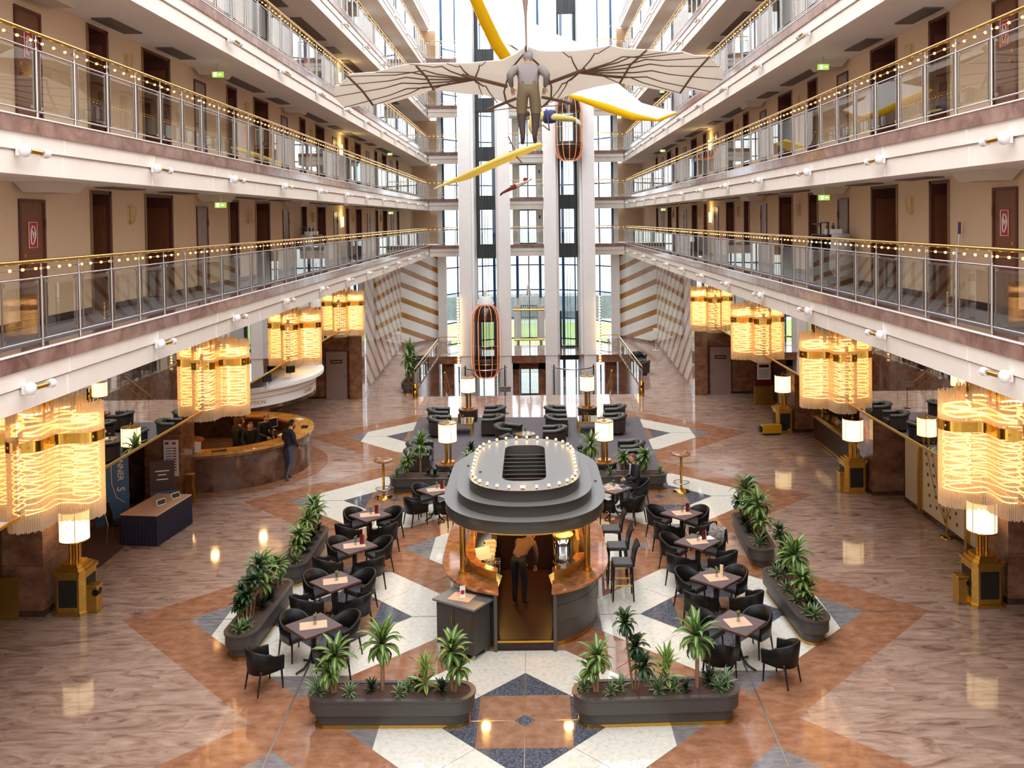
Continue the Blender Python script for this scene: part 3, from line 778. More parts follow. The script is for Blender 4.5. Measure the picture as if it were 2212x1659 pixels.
def pedestal_lamp(loc, rz, lab):
    root = thing('standing_lamp', lab, 'lamp', loc, rz, 'brass pedestal lamps beside the piers')
    oc = lambda w, c: [(w-c,-w),(w,-w+c),(w,w-c),(w-c,w),(-w+c,w),(-w,w-c),(-w,-w+c),(-w+c,-w)]
    mb = MB(); mb.prism(oc(.34,.09), 0, .06); mb.prism(oc(.31,.09), .06, .82); mb.prism(oc(.34,.09), .82, .88); mb.prism(oc(.27,.08), .88, .93); mb.prism(oc(.2,.06), .93, .98)
    mb.build('pedestal', M['brass_old'], root)
    for q in range(4):
        mb = MB(); t = q*PI/2; c, sn = math.cos(t), math.sin(t)
        mb.box((.313*c, .313*sn, .44), (.012, .36, .54), rz=t); mb.build('grille', M['grille'], root)
    mb = MB()
    for q in range(4): t = q*PI/2+PI/4; mb.cyl((.085*math.cos(t), .085*math.sin(t), .98), (.085*math.cos(t), .085*math.sin(t), 1.4), .03, n=10)
    mb.cyl((0,0,1.36), (0,0,1.42), .14, n=16); mb.build('brass_column', M['brass'], root)
    lamp_head(root, 1.42)
def at(px, py, z=0): v = G(px, py, z); return (v.x, v.y, z)
for (x, y), lab in (((148,1331),'brass pedestal lamp with lit shade by the nearest left pier'), ((2138,1313),'brass pedestal lamp with lit shade at the right edge under the nearest chandelier'),
                    ((1854,1066),'brass pedestal lamp before the middle right pier'), ((1700,936),'brass pedestal lamp beside the yellow projector at the far right')):
    p = G(x, y); pedestal_lamp((max(-9.3, min(8.93, p.x)), p.y+.3, 0), 0, lab)
def ash_bin(px, py, lab):
    p = G(px, py); root = thing('litter_bin', lab, 'bin', (p.x, p.y+.13, 0), 0, 'brass litter bins')
    mb = MB(); mb.bx(-.14,.14,-.11,.11,0,.5); mb.bx(-.15,.15,-.12,.12,.5,.56); mb.build('bin_body', M['brass_old'], root, bevel=.02)
    mb = MB(); mb.cyl((.10,-.112,.42), (.10,-.118,.42), .07, n=14); mb.cyl((.141,0,.42),(.147,0,.42),.07,n=14); mb.build('opening', M['black'], root)
ash_bin(195, 1327, 'brass litter bin beside the left standing lamp'); ash_bin(2085, 1306, 'brass litter bin beside the lamp at the right edge'); ash_bin(1825, 1064, 'brass litter bin left of the middle right lamp')
# ------------------------------------------------------------------ the bar kiosk
KC = (X0, 18.17)
def oval(w, l, k=1.2, n=96, ex=2.3):
    pts = []
    for i in range(n):
        t = 2*PI*i/n-PI/2; c, s_ = math.cos(t), math.sin(t)
        x = w*math.copysign(abs(c)**(2/ex), c); y = w*k*math.copysign(abs(s_)**(2/ex), s_)
        pts.append((x, y+math.copysign(l-w*k, s_) if abs(s_) > 1e-9 else y))
    return pts
def open_oval(w, l, gap, **kw):
    """outline without the door gap at the front, from right of the gap round to the left of it"""
    p = oval(w, l, n=160, **kw); k = len(p)//2
    q = [a for a in p if not (a[1] < 0 and abs(a[0]) < gap)]
    i0 = min(range(len(q)), key=lambda i: abs(q[i][0]-gap)+(9 if q[i][1] > 0 else 0)); q = q[i0:]+q[:i0]
    yf = q[0][1]-.003
    return [(gap, yf)]+q+[(-gap, yf)]
def strip(mb, outer, inner, z0, z1, m=0):
    def near(p): return min(inner, key=lambda q: (q[0]-p[0])**2+(q[1]-p[1])**2)
    inn = [inner[round(i*(len(inner)-1)/(len(outer)-1))] for i in range(len(outer))]
    mb.loft([[(a[0],a[1],z0),(b[0],b[1],z0),(b[0],b[1],z1),(a[0],a[1],z1)] for a, b in zip(outer, inn)], m)
kio = thing('bar_kiosk', 'oval grey bar kiosk with a stepped canopy ringed by lit bulbs', 'bar', (KC[0], KC[1], 0))
M['kgrey'] = mat('bar_grey', (82,76,70), .34)
M['ktop'] = mat('canopy_grey', (118,116,114), .35)
M['granite'] = stone('counter_granite', [(112,70,44),(156,104,66),(186,140,98)], 5, .05, (1,1,1), 8, dist=.5)
gp = .5
mb = MB()
for i, (z0, z1, w) in enumerate(((.08,.42,1.40),(.43,.74,1.42),(.75,1.0,1.42))):
    strip(mb, open_oval(w, 2.32-.02*(i == 0), gp), open_oval(w-.12, 2.2, gp), z0, z1)
mb.build('counter_body', M['kgrey'], kio)
mb = MB(); strip(mb, open_oval(1.385, 2.30, gp), open_oval(1.28, 2.19, gp), 0, .08); mb.build('brass_plinth', M['brass'], kio)
mb = MB(); strip(mb, open_oval(1.47, 2.37, gp+.02), open_oval(1.3, 2.2, gp), .985, 1.03); mb.build('brass_trim', M['brass'], kio)
mb = MB(); strip(mb, open_oval(1.63, 2.52, gp-.03), open_oval(1.14, 2.03, gp), 1.03, 1.08); mb.build('countertop', M['granite'], kio, bevel=.012)
mb = MB(); strip(mb, open_oval(1.14, 2.04, gp+.03), open_oval(1.1, 2.0, gp+.03), 1.08, 1.24); mb.build('upstand', M['brass_old'], kio)
mb = MB(); strip(mb, open_oval(1.17, 2.07, gp), open_oval(1.0, 1.9, gp), 1.24, 1.27); mb.build('ledge', M['granite'], kio)
mb = MB(); strip(mb, open_oval(1.08, 1.98, gp), open_oval(.62, 1.5, gp-.06), .9, .94); mb.build('work_shelf', M['steel'], kio)
mb = MB(); strip(mb, open_oval(1.1, 2.0, gp), open_oval(1.04, 1.94, gp), .16, .9); mb.build('inner_panel', M['dkbrown'], kio)
mb = MB(); mb.prism(oval(1.3, 2.2), .05, .16); mb.bx(-gp, gp, -2.36, -1.9, 0, .165); mb.build('raised_floor', M['dkbrown'], kio)
mb = MB(); mb.bx(-gp, gp, -2.38, -2.34, .15, .185); mb.build('step_edge', M['brass'], kio)
for x in (-1, 1):
    mb = MB(); mb.bx(min(x*gp, x*(gp+.06)), max(x*gp, x*(gp+.06)), -2.42, -2.0, 0, 1.02); mb.build('door_post', M['kgrey'], kio)
for x, y in ((-1.17,-1.5),(1.17,-1.5),(-1.17,1.5),(1.17,1.5)):
    mb = MB(); mb.cyl((x,y,1.08), (x,y,2.22), .055, n=16); mb.cyl((x,y,1.08), (x,y,1.13), .085, n=16); mb.cyl((x,y,2.14), (x,y,2.2), .085, n=16); mb.build('brass_column', M['brass'], kio)
hole = oval(.42, 1.32, k=1.0, n=96, ex=3.2)
sh = lambda p, dy: [(x, y+dy) for x, y in p]
hole = sh(hole, -.3)
TIERS = ((1.53,2.56,2.2,2.42,-.11),(1.29,2.2,2.42,2.62,-.23),(1.06,1.9,2.62,2.83,-.31))
for i, (w, l, z0, z1, dy) in enumerate(TIERS):
    mb = MB(); o_ = sh(oval(w, l), dy)
    top = sh(oval(w+.02, l+.02), dy)
    hz = hole
    mb.loft([[(x,y,z0) for x, y in o_], [(x,y,z1-.015) for x, y in o_], [(x,y,z1-.015) for x, y in top], [(x,y,z1) for x, y in top]], 0, True, cap=False)
    mb.loft([[(x,y,z1) for x, y in top], [(x,y,z1) for x, y in hz]], 1, False, cap=False)
    mb.loft([[(x,y,z0) for x, y in o_], [(x,y,z0) for x, y in hz]], 0, False, cap=False)
    mb.loft([[(x,y,z0) for x, y in hz], [(x,y,z1) for x, y in hz]], 0, True, cap=False)
    mb.build('canopy_tier', [M['kgrey'], M['ktop']], kio)
mb = MB(); mb.loft([[(x,y,2.19) for x, y in sh(oval(1.5,2.53),-.11)], [(x,y,2.205) for x, y in sh(oval(1.5,2.53),-.11)]], 0, True); mb.build('canopy_underside', M['dkbrown'], kio)
mb = MB(); r_ = sh(oval(1.5, 2.53, n=60), -.11); mb.tube([(x,y,2.185) for x, y in r_], .022, 6, closed=True); mb.build('brass_rim', M['brass'], kio)
mb = MB()
for i in range(9): mb.box((0, -1.46+i*.29, 2.66), (.84, .17, .012), M=Matrix.Rotation(-.3, 3, 'X'))
mb.build('louvre', M['ktop'], kio)
bo = sh(oval(1.0, 1.84, n=200), -.31); bo = [(p[0]+(q[0]-p[0])*k/8, p[1]+(q[1]-p[1])*k/8) for p, q in zip(bo, bo[1:]+bo[:1]) for k in range(8)]; acc = 0; bm = None; step = .23; last = None
for i, p in enumerate(bo+[bo[0]]):
    if last is not None: acc += math.hypot(p[0]-last[0], p[1]-last[1])
    if last is None or acc >= step:
        acc = 0
        if bm is None:
            mb = MB(); mb.sph((0,0,.05), .026, 10, 6); mb.cyl((0,0,0), (0,0,.03), .018, n=8, m=1); bm = o = mb.build('bulb', [M['bulb_big'], M['brass']], kio)
        else: o = bm.copy(); COL.objects.link(o); o.parent = kio
        o.location = (p[0], p[1], 2.83)
    last = p
for x, y in ((-.85,-1.0),(.85,1.2),(-1.17,.2),(1.42,-.3),(-1.3,1.6)):
    mb = MB(); mb.cyl((x,y,2.42 if abs(x) > 1.3 else (2.62 if abs(x) > 1.06 else 2.83)), (x,y,(2.42 if abs(x) > 1.3 else (2.62 if abs(x) > 1.06 else 2.83))+.02), .03, n=8); mb.build('roof_cap', M['kgrey'], kio)
for x, y in ((-.8,-1.1),(.8,-1.1),(-.8,.9),(.8,.9)): lamp('kiosk_light', (x,y,2.1), 60, (255,190,100), .08, parent=kio)
for y in (-1.7, 0, 1.7): lamp('canopy_light', (0,y,2.95), 2, (255,205,140), .3, parent=kio)
# ------------------------------------------------------------------ rolling service cart
c4 = [G(x, y, .95) for x, y in ((934.3,1292.4),(1024.8,1318.4),(1066.4,1291.3),(979,1266.4))]
cc = sum(c4, Vector())/4; ex = c4[1]-c4[0]; ey = c4[3]-c4[0]; cw, cd = ex.length, ey.length; crz = math.atan2(ex.y, ex.x)
cart = thing('service_cart', 'charcoal rolling cabinet beside the bar entrance', 'cabinet', (cc.x, cc.y, 0), crz)
mb = MB(); mb.bx(-cw/2, cw/2, -cd/2, cd/2, .91, .95); mb.build('top', M['ktop'], cart, bevel=.008)
M['cartgrey'] = mat('cart_charcoal', (70,64,60), .4)
mb = MB(); mb.bx(-cw/2+.06, cw/2-.06, -cd/2+.06, cd/2-.06, .1, .91); mb.build('body', M['cartgrey'], cart)
for x in (-1, 1):
    mb = MB(); mb.bx(min(x*.006, x*(cw/2-.07)), max(x*.006, x*(cw/2-.07)), -cd/2+.04, -cd/2+.06, .12, .9); dr = mb.build('door', M['cartgrey'], cart)
    mb = MB(); mb.box((x*(cw/2-.13) if x > 0 else -.05, -cd/2+.03, .66), (.012,.02,.14)); mb.build('handle', M['brass'], dr)
for x in (-1, 1):
    for y in (-1, 1):
        mb = MB(); mb.cyl((x*(cw/2-.12)-.015, y*(cd/2-.12), .04), (x*(cw/2-.12)+.015, y*(cd/2-.12), .04), .04, n=12); mb.box((x*(cw/2-.12), y*(cd/2-.12), .085), (.02,.03,.05)); mb.build('caster', M['steel'], cart)
def placemat(loc, rz, sz, lab, g=None):
    mb = MB(); mb.bx(-sz[0]/2, sz[0]/2, -sz[1]/2, sz[1]/2, 0, .004); o = mb.build('table_mat', M['mat'], loc=loc, rz=rz); return tag(o, lab, 'table mat', g)
M['mat'] = mat('salmon_mat', (226,184,154), .8)
pm = G(998, 1290, .95); placemat((pm.x, pm.y, .951), crz+.2, (.42,.34), 'salmon mat on the charcoal cabinet by the bar')
r = thing('card_stand', 'clear stand holding a white card on the charcoal cabinet', 'card stand', (pm.x+.01, pm.y+.0, .955), .3)
mb = MB(); mb.bx(-.05,.05,-.004,.004,.0,.2); mb.bx(-.05,.05,-.03,.03,0,.006); mb.build('card', M['paper'], r); mb = MB(); mb.bx(-.035,.035,-.006,-.0045,.05,.12); mb.build('picture', M['red'], r)
# ------------------------------------------------------------------ bar stools
M['leather'] = mat('black_leather', (22,20,20), .42, spec=.35)
M['seatgrey'] = mat('charcoal_seat', (58,56,60), .45)
M['legblack'] = mat('black_lacquer', (24,20,19), .3)
def make_stool():
    root = thing('bar_stool', 'x', 'bar stool', group='bar stools along the right counter')
    mb = MB(); mb.bx(-.2,.2,-.2,.2,.70,.78); mb.build('seat', M['seatgrey'], root, bevel=.02)
    mb = MB()
    mb.loft([[(-.2,.19,.72),(.2,.19,.72),(.2,.23,.72),(-.2,.23,.72)],[(-.2,.22,.95),(.2,.22,.95),(.2,.26,.95),(-.2,.26,.95)],[(-.2,.27,1.12),(.2,.27,1.12),(.2,.31,1.11),(-.2,.31,1.11)],[(-.19,.31,1.17),(.19,.31,1.17),(.19,.35,1.13),(-.19,.35,1.13)]])
    mb.build('backrest', M['leather'], root, bevel=.01)
    for x in (-1, 1):
        for y in (-1, 1):
            mb = MB(); mb.cyl((x*.18,y*.18,.72), (x*.20,y*.21,.0), .021, .016, n=8); lg = mb.build('leg', M['legblack'], root)
            mb = MB(); mb.cyl((x*.2,y*.21,0), (x*.2,y*.21,.03), .02, n=8); mb.build('foot_cap', M['brass'], lg)
    mb = MB()
    for z, yy in ((.25,-.2), (.4,.2)): mb.bx(-.19,.19,yy-.012,yy+.012,z,z+.025)
    for x in (-.19, .19): mb.bx(x-.012,x+.012,-.19,.19,.32,.345)
    mb.build('footrest', M['brass_old'], root)
    return root
st0 = make_stool(); sk = snap(st0)
for i, (x, y, lab) in enumerate(((1.95, 17.95, 'nearest the viewer'), (1.93, 18.85, 'middle one of three'), (1.9, 19.9, 'farthest from the viewer'))):
    lab = f'tall black bar stool with brass footrest at the bar counter, {lab}'
    if i == 0: o = st0; o['label'] = lab; o.location = (X0+x, y, 0); o.rotation_euler.z = -PI/2
    else: copy_tree(st0, (X0+x, y, 0), -PI/2, lab, ch=sk)
# ------------------------------------------------------------------ cafe tables and chairs
M['ttop'] = mat('taupe_tabletop', (96,84,88), .35); M['tedge'] = mat('wood_edge', (96,58,40), .4)
def make_table():
    root = thing('cafe_table', 'x', 'table', group='square cafe tables')
    mb = MB(); mb.bx(-.36,.36,-.36,.36,.71,.745); mb.build('tabletop', M['tedge'], root); mb = MB(); mb.bx(-.352,.352,-.352,.352,.745,.748); mb.build('inlay', M['ttop'], root)
    mb = MB(); mb.cyl((0,0,.1), (0,0,.71), .055, .045, n=14); mb.cyl((0,0,.68), (0,0,.71), .16, n=14); mb.build('column', M['legblack'], root)
    for q in range(4):
        a = q*PI/2; c, s_ = math.cos(a), math.sin(a)
        mb = MB(); mb.tube([(.03*c,.03*s_,.34),(.09*c,.09*s_,.15),(.2*c,.2*s_,.06),(.33*c,.33*s_,.03)], [.022,.024,.022,.018], 6); ft = mb.build('foot', M['legblack'], root)
        mb = MB(); mb.cyl((.33*c,.33*s_,0), (.33*c,.33*s_,.03), .024, n=8); mb.build('foot_cap', M['brass'], ft)
    return root
def make_chair():
    """tub armchair, front towards -y"""
    root = thing('tub_chair', 'x', 'chair', group='black tub chairs around the cafe tables')
    mb = MB(); mb.loft([[(-.23,-.25,.37),(.23,-.25,.37),(.23,.2,.37),(-.23,.2,.37)],[(-.24,-.26,.40),(.24,-.26,.40),(.24,.21,.40),(-.24,.21,.40)],[(-.24,-.26,.44),(.24,-.26,.44),(.24,.21,.43),(-.24,.21,.43)],[(-.21,-.23,.465),(.21,-.23,.465),(.21,.19,.45),(-.21,.19,.45)]])
    mb.build('seat', M['seatgrey'], root, bevel=.015)
    mb = MB(); n = 20; rings = []
    for i in range(n+1):
        t = i/n; a = PI*(1.0-t)*1.0                    # from +... arm to arm round the back
        # outline: arms run forward, back is round
        if t < .22: x, y = .27, -.24+(t/.22)*.26
        elif t > .78: x, y = -.27, .02-((t-.78)/.22)*.26
        else:
            u = (t-.22)/.56*PI; x, y = .27*math.cos(u), .02+.27*math.sin(u)
        up = .64+.16*max(0, (y+.05)/.34)**.8 if y > -.05 else .64-.02*(-y-.05)/.2
        L_ = math.hypot(x, y-.0) ; nx, ny = (x/abs(x), 0) if (t < .22 or t > .78) else (math.cos((t-.22)/.56*PI), math.sin((t-.22)/.56*PI))
        fl = .03*(up-.4)/.4
        rings.append([(x-nx*.03,y-ny*.03,.36),(x+nx*.015,y+ny*.015,.36),(x+nx*(.02+fl),y+ny*(.02+fl*1.6),up-.02),(x+nx*fl,y+ny*fl*1.6,up),(x-nx*.03+nx*fl,y-ny*.03+ny*fl*1.6,up-.01)])
    mb.loft(rings, 0, True); mb.build('backrest', M['leather'], root)
    for x, y in ((-.22,-.22),(.22,-.22),(-.21,.2),(.21,.2)):
        mb = MB(); mb.cyl((x,y,.38), (x*1.08,y*(1.08 if y < 0 else 1.35),0), .022, .014, n=8); mb.build('leg', M['legblack'], root)
    root.scale = (.9, .9, .93)
    return root
def make_vase():
    root = thing('flower_vase', 'x', 'vase', group='small glass vases on the cafe tables')
    mb = MB(); mb.lathe([(.03,0),(.034,.02),(.034,.08),(.03,.1)], n=14); mb.build('glass', M['glass'], root)
    mb = MB(); mb.tube([(0,0,.02),(.005,.0,.1),(.02,.01,.16)], .004, 5); mb.tube([(0,0,.02),(-.01,.01,.12)], .004, 5)
    for i in range(6):
        a = i*1.1; mb.add([(0,0,.08),(.03*math.cos(a)-.008,.03*math.sin(a),.13),(.045*math.cos(a),.045*math.sin(a),.16+.01*(i%3)),(.03*math.cos(a)+.008,.03*math.sin(a),.13)], [(0,1,2,3)])
    mb.build('stem', M['leaf'], root)
    mb = MB(); 
    for i in range(4): mb.sph((.02*math.cos(i*1.6), .02*math.sin(i*1.6), .15+.012*i), .014, 6, 4)
    mb.build('blossom', M['leafy'], root); return root
M['leaf'] = mat('leaf_green', (82,116,56), .4, var=(52,88,40), scale=5); M['leafy'] = mat('leaf_yellow', (164,178,92), .4, var=(130,156,70), scale=5)
M['leafd'] = mat('leaf_dark', (38,58,34), .4, var=(26,44,28), scale=5); M['leafw'] = mat('leaf_pale', (170,184,150), .5, var=(130,156,112), scale=6)
M['menu'] = mat('maroon_menu', (104,20,30), .4)
def make_menu():
    root = thing('menu_card', 'x', 'menu', group='maroon menus standing on the tables')
    mb = MB(); mb.loft([[(-.055,0,0),(.055,0,0),(.055,.006,.0),(-.055,.006,0)],[(-.055,.0,.2),(.055,0,.2),(.055,.006,.2),(-.055,.006,.2)]]); mb.build('cover', M['menu'], root)
    mb = MB(); mb.box((.05,.035,.1), (.006,.08,.19), rz=-.35); mb.build('page', mat('cream_page', (236,222,180), .7) if 'page' not in M else M['page'], root); return root
M['page'] = mat('cream_page', (236,222,180), .7)
tb0, ch_0, va0, me0 = make_table(), make_chair(), make_vase(), make_menu()
tbs, chs, vas, mes = snap(tb0), snap(ch_0), snap(va0), snap(me0)
first = {}
def put(o, ch, loc, rz, lab):
    if o.name not in first: first[o.name] = 1; o.location = loc; o.rotation_euler.z = rz; o['label'] = lab; return o
    return copy_tree(o, loc, rz, lab, ch=ch)
# pixel of the table centre, name, chair distances NW NE SE SW, menu
TAB = [((677,1351),'nearest left row table',(.62,.60,.62,.92),0,-.02), ((724.4,1255.5),'second left row table',(.62,.6,.66,.66),0,.03), ((765.6,1178.5),'third left row table',(.6,.62,.64,.66),1,-.04), ((799,1112),'farthest left row table',(.6,.6,.6,.62),1,.02),
       ((1593.4,1344.7),'nearest right row table',(.62,.62,.8,.62),0,.05), ((1546.6,1247.7),'second right row table',(.6,.62,.68,.6),2,.02), ((1506.4,1169.6),'third right row table',(.62,.62,.62,.66),1,.04), ((1472.5,1108),'farthest right row table',(.68,.6,.62,.6),1,-.02),
       ((941.6,1058),'table left of the bar canopy',(.6,None,.6,.64),1,-.05), ((1324,1054),'table right of the bar canopy',(None,.0,.66,.6),0,.03)]
for (px, py), nm, cd_, menu, dr in TAB:
    p = G(px, py, .745); rz = PI/4+dr
    put(tb0, tbs, (p.x, p.y, 0), rz, f'square dark cafe {nm.split()[-1]}, {nm}' if 'row' in nm else f'square dark cafe {nm}')
    for k, (nmk, a) in enumerate((('back left',3*PI/4),('back right',PI/4),('front right',-PI/4),('front left',-3*PI/4))):
        if not cd_[k]: continue
        a += dr; d_ = cd_[k]
        put(ch_0, chs, (p.x+d_*math.cos(a), p.y+d_*math.sin(a), 0), a-PI/2+rng.uniform(-.12,.12), f'black tub chair at the {nmk} of the {nm}')
    mrz = rz-PI/2 if p.x < 0 else rz
    if 0:
        pass
    placemat((p.x, p.y, .749), (.25 if p.x < 0 else .22), (.46,.30) if p.x < 0 else (.40,.34), f'salmon mat on the {nm}', 'salmon mats on the cafe tables')
    put(va0, vas, (p.x+.02, p.y+.03, .754), rng.uniform(0,6), f'small flower vase on the {nm}')
    if menu: put(me0, mes, (p.x+.16, p.y+.06, .754), (.2 if menu == 1 else 1.3), f'maroon menu on the {nm}')
# ------------------------------------------------------------------ planters and plants
M['planter'] = mat('planter_grey', (72,67,63), .36); M['soil'] = mat('soil', (92,66,56), .95, var=(64,46,40), scale=40, bump=.4)
M['trunk'] = mat('cane_trunk', (150,112,78), .8, var=(120,88,60), scale=14, stretch=(1,1,.4))
def stad(L, w, n=10):
    pts = []
    for s_ in (1, -1):
        for i in range(n+1): t = -PI/2+PI*i/n; pts.append((s_*(L/2-w)+s_*w*math.cos(t), s_*w*math.sin(t)))
    return pts
def make_planter(L=2.57, w=.30):
    root = thing('planter', 'x', 'planter', group='long oval planters')
    mb = MB(); mb.prism(stad(L-.16, w-.08), 0, .05, smooth=True); mb.build('brass_base', M['brass'], root)
    mb = MB(); mb.prism(stad(L-.18, w-.09), .05, .22, smooth=True); mb.prism(stad(L-.16, w-.08), .215, .225, smooth=True); mb.prism(stad(L-.02, w-.01), .23, .45, smooth=True); mb.build('tub', M['planter'], root)
    mb = MB(); a, b = stad(L+.02, w+.01), stad(L-.14, w-.07); mb.ring(a, b, .44, .47, smooth=True); mb.build('rim', M['planter'], root)
    mb = MB(); mb.prism(stad(L-.14, w-.07), .40, .455); mb.build('soil', M['soil'], root)
    return root
def leaf(mb, base, az, el, L, w, droop, m=(0,1), seg=5, fold=.25):
    """arching blade with a stripe along the middle"""
    p = Vector(base); rows = []; a = el
    for i in range(seg+1):
        t = i/seg; ww = w*(math.sin(PI*min(1, .12+t*.88))**.7 if t < 1 else 0.02)*(1-.15*t)
        d = Vector((math.cos(az)*math.cos(a), math.sin(az)*math.cos(a), math.sin(a)))
        side = Vector((-math.sin(az), math.cos(az), 0)); up = side.cross(d)*-1
        rows.append([p+side*ww*k+up*abs(k)*ww*fold for k in (-1, -.3, .3, 1)])
        p = p+d*L/seg; a -= droop/seg*(.5+t)
    for k in range(3):
        mb.add([r[k] for r in rows]+[r[k+1] for r in rows], [(i, i+1, seg+2+i, seg+1+i) for i in range(seg)], m[1] if k == 1 else m[0], True)
def crown(mb, c, n, L, w, m=(0,1), el0=1.35, el1=-.5, droop=1.3, rg=None):
    for i in range(n):
        t = i/(n-1); el = el0+(el1-el0)*t+rg.uniform(-.15,.15)
        leaf(mb, (c[0], c[1], c[2]-.12*t*L*2), i*2.4+rg.uniform(-.3,.3), el, L*(.7+.3*math.sin(PI*min(1,t+.25)))*rg.uniform(.85,1.1), w*rg.uniform(.85,1.1), droop*(.6+.6*t), m)
def make_plant(kind, seed):
    rg = random.Random(seed)
    if kind == 'tall':
        root = thing('dracaena', 'x', 'plant'); hs = [(0,0,.62)]; 
        if seed % 2: hs.append((.1,-.05,.36))
        mb = MB()
        for x, y, h in hs: mb.tube([(x*.4,y*.4,-.02),(x*.7,y*.7,h*.5),(x,y,h)], [.032,.028,.024], 7)
        mb.build('trunk', M['trunk'], root)
        for x, y, h in hs:
            mb = MB(); crown(mb, (x,y,h+.04), 30 if h > .5 else 20, .42 if h > .5 else .36, .052, droop=2.1, rg=rg); mb.build('leaf_crown', [M['leaf'], M['leafy']], root)
    elif kind == 'dark':
        root = thing('dracaena', 'x', 'plant'); hs = [(.14,.02,.72),(.0,-.03,.46),(-.16,.03,.28)]
        mb = MB()
        for x, y, h in hs: mb.tube([(x*.2,y*.3,-.02),(x*.6,y,h*.5),(x,y,h)], .014, 6)
        mb.build('stem', M['trunk'], root)
        for x, y, h in hs:
            mb = MB(); crown(mb, (x,y,h+.05), 28, .24, .042, (0,1), droop=2.3, rg=rg); mb.build('leaf_crown', [M['leafd'], M['leaf']], root)
    elif kind == 'spiky':
        root = thing('dracaena', 'x', 'plant')
        mb = MB(); mb.tube([(0,0,-.02),(0,0,.25)], .018, 6); mb.build('stem', M['trunk'], root)
        mb = MB(); crown(mb, (0,0,.16), 16, .30, .034, (1,0), droop=.7, rg=rg); crown(mb, (0,0,.34), 18, .32, .03, (1,0), el1=.2, droop=.4, rg=rg); mb.build('leaf_crown', [M['leaf'], M['leafy']], root)
    elif kind == 'low':
        root = thing('spider_plant', 'x', 'plant')
        mb = MB(); crown(mb, (0,0,.05), 22, .24, .024, (0,1), el1=.1, droop=1.2, rg=rg); mb.build('leaf_rosette', [M['leaf'], M['leafw']], root)
    else:
        root = thing('bushy_plant', 'x', 'plant')
        mb = MB(); crown(mb, (0,0,.06), 22, .2, .028, (0,0), el1=.1, droop=.8, rg=rg); mb.build('leaf_rosette', [M['leafd'], M['leaf']], root)
    return root
PL = {}
for k, sd in (('tall',1),('tall',2),('tall',3),('dark',4),('spiky',5),('low',6),('bush',7)):
    o = make_plant(k, sd); PL.setdefault(k, []).append([o, snap(o), 0])
KIND = {'tall': 'tall striped cane plant', 'dark': 'dark crowned thin plant', 'spiky': 'spiky yellow green plant', 'low': 'pale grassy plant', 'bush': 'low dark plant'}
cnt = {}
def plant(kind, loc, sc, where, hscale=1.0):
    var = PL[kind]; i = cnt.get(kind, 0); cnt[kind] = i+1
    o, ch, used = var[i % len(var)]
    lab = f'{KIND[kind]} {where}'
    if used: o = copy_tree(o, ch=ch)
    var[i % len(var)][2] = 1
    o.location = loc; o.rotation_euler.z = rng.uniform(0, 6.28); o.scale = (sc, sc, sc*hscale); o['label'] = lab
    o['group'] = {'tall': 'striped cane plants', 'dark': 'dark crowned plants', 'spiky': 'spiky plants', 'low': 'low grassy plants', 'bush': 'low dark plants'}[kind]
pl0 = make_planter(); pls = snap(pl0)
ORD = ['', 'first', 'second', 'third', 'fourth', 'fifth', 'sixth', 'seventh', 'eighth', 'ninth']
def planter(c, rz, lab, short, plants, scl=1.0, L=2.57):
    o = put(pl0, pls, (c[0], c[1], 0), rz, lab); o.scale = (scl*L/2.57, scl, scl)
    c_, s_ = math.cos(rz), math.sin(rz); num = {}
    tot = {}
    for kind, *_ in plants: tot[kind] = tot.get(kind, 0)+1
    for kind, t, v, sc, *hh in sorted(plants, key=lambda q: q[1]):
        num[kind] = num.get(kind, 0)+1
        x = t*L/2; y = v
        w = short if tot[kind] == 1 else f'{short}, {ORD[num[kind]]} from the {"left" if abs(c_) > .7 else "viewer"}'
        plant(kind, (c[0]+x*c_-y*s_, c[1]+x*s_+y*c_, .455*scl), sc, w, *hh)
fl, fr_ = G(848, 1560), G(1418, 1553)
planter((X0-2.04, 13.62), -.015, 'long grey oval planter at the front left of the cafe', 'in the front left planter',
    [('tall',-.68,0,1.0,.9),('tall',-.12,.05,1.1,1.05),('spiky',.40,0,1.05),('tall',.72,0,1.0,1.0),('low',-.88,-.05,1.2),('low',-.5,-.1,.85),('low',.1,-.12,.8),('low',.2,.03,.9),('bush',-.25,.0,1.0),('bush',.3,.08,1.0),('bush',.6,-.05,1.1)])
planter((X0+2.02, 13.60), .035, 'long grey oval planter at the front right of the cafe', 'in the front right planter',
    [('tall',-.7,-.02,.9,.95),('dark',-.25,0,1.1,1.2),('spiky',.13,.02,1.1,1.1),('tall',.5,.0,1.12,1.12),('low',-.85,.05,1.0),('low',-.55,-.1,.8),('low',-.42,.02,1.0),('low',.02,-.08,1.2),('low',.22,-.05,.9),('bush',.35,-.1,.9),('bush',.66,.08,1.3),('low',.85,.03,1.1),('low',.75,-.1,.9)])
planter((-5.2, 16.75), 1.53, 'long grey oval planter at the left edge of the cafe, nearer one', 'in the nearer left edge planter',
    [('dark',-.55,0,1.0),('dark',-.3,.05,1.1,1.1),('tall',.0,.0,1.05,1.05),('tall',.35,.05,.9,.85),('tall',.65,-.05,.9,.8),('low',-.85,0,1.0),('low',-.7,-.08,.9),('bush',-.1,-.08,1.2),('bush',.2,-.1,1.2),('bush',.5,.1,1.2),('low',.85,0,1.0)])
planter((-5.16, 19.9), 1.575, 'long grey oval planter at the left edge of the cafe, farther one', 'in the farther left edge planter',
    [('tall',-.5,-.05,.95,.75),('tall',.05,-.05,.95,.95),('tall',.5,-.1,.95,.95),('tall',.8,.05,.95,.95),('low',-.8,-.05,1.0),('bush',-.3,-.1,1.3),('bush',.0,-.1,1.2),('bush',.3,-.1,1.2),('bush',.65,-.1,1.1)])
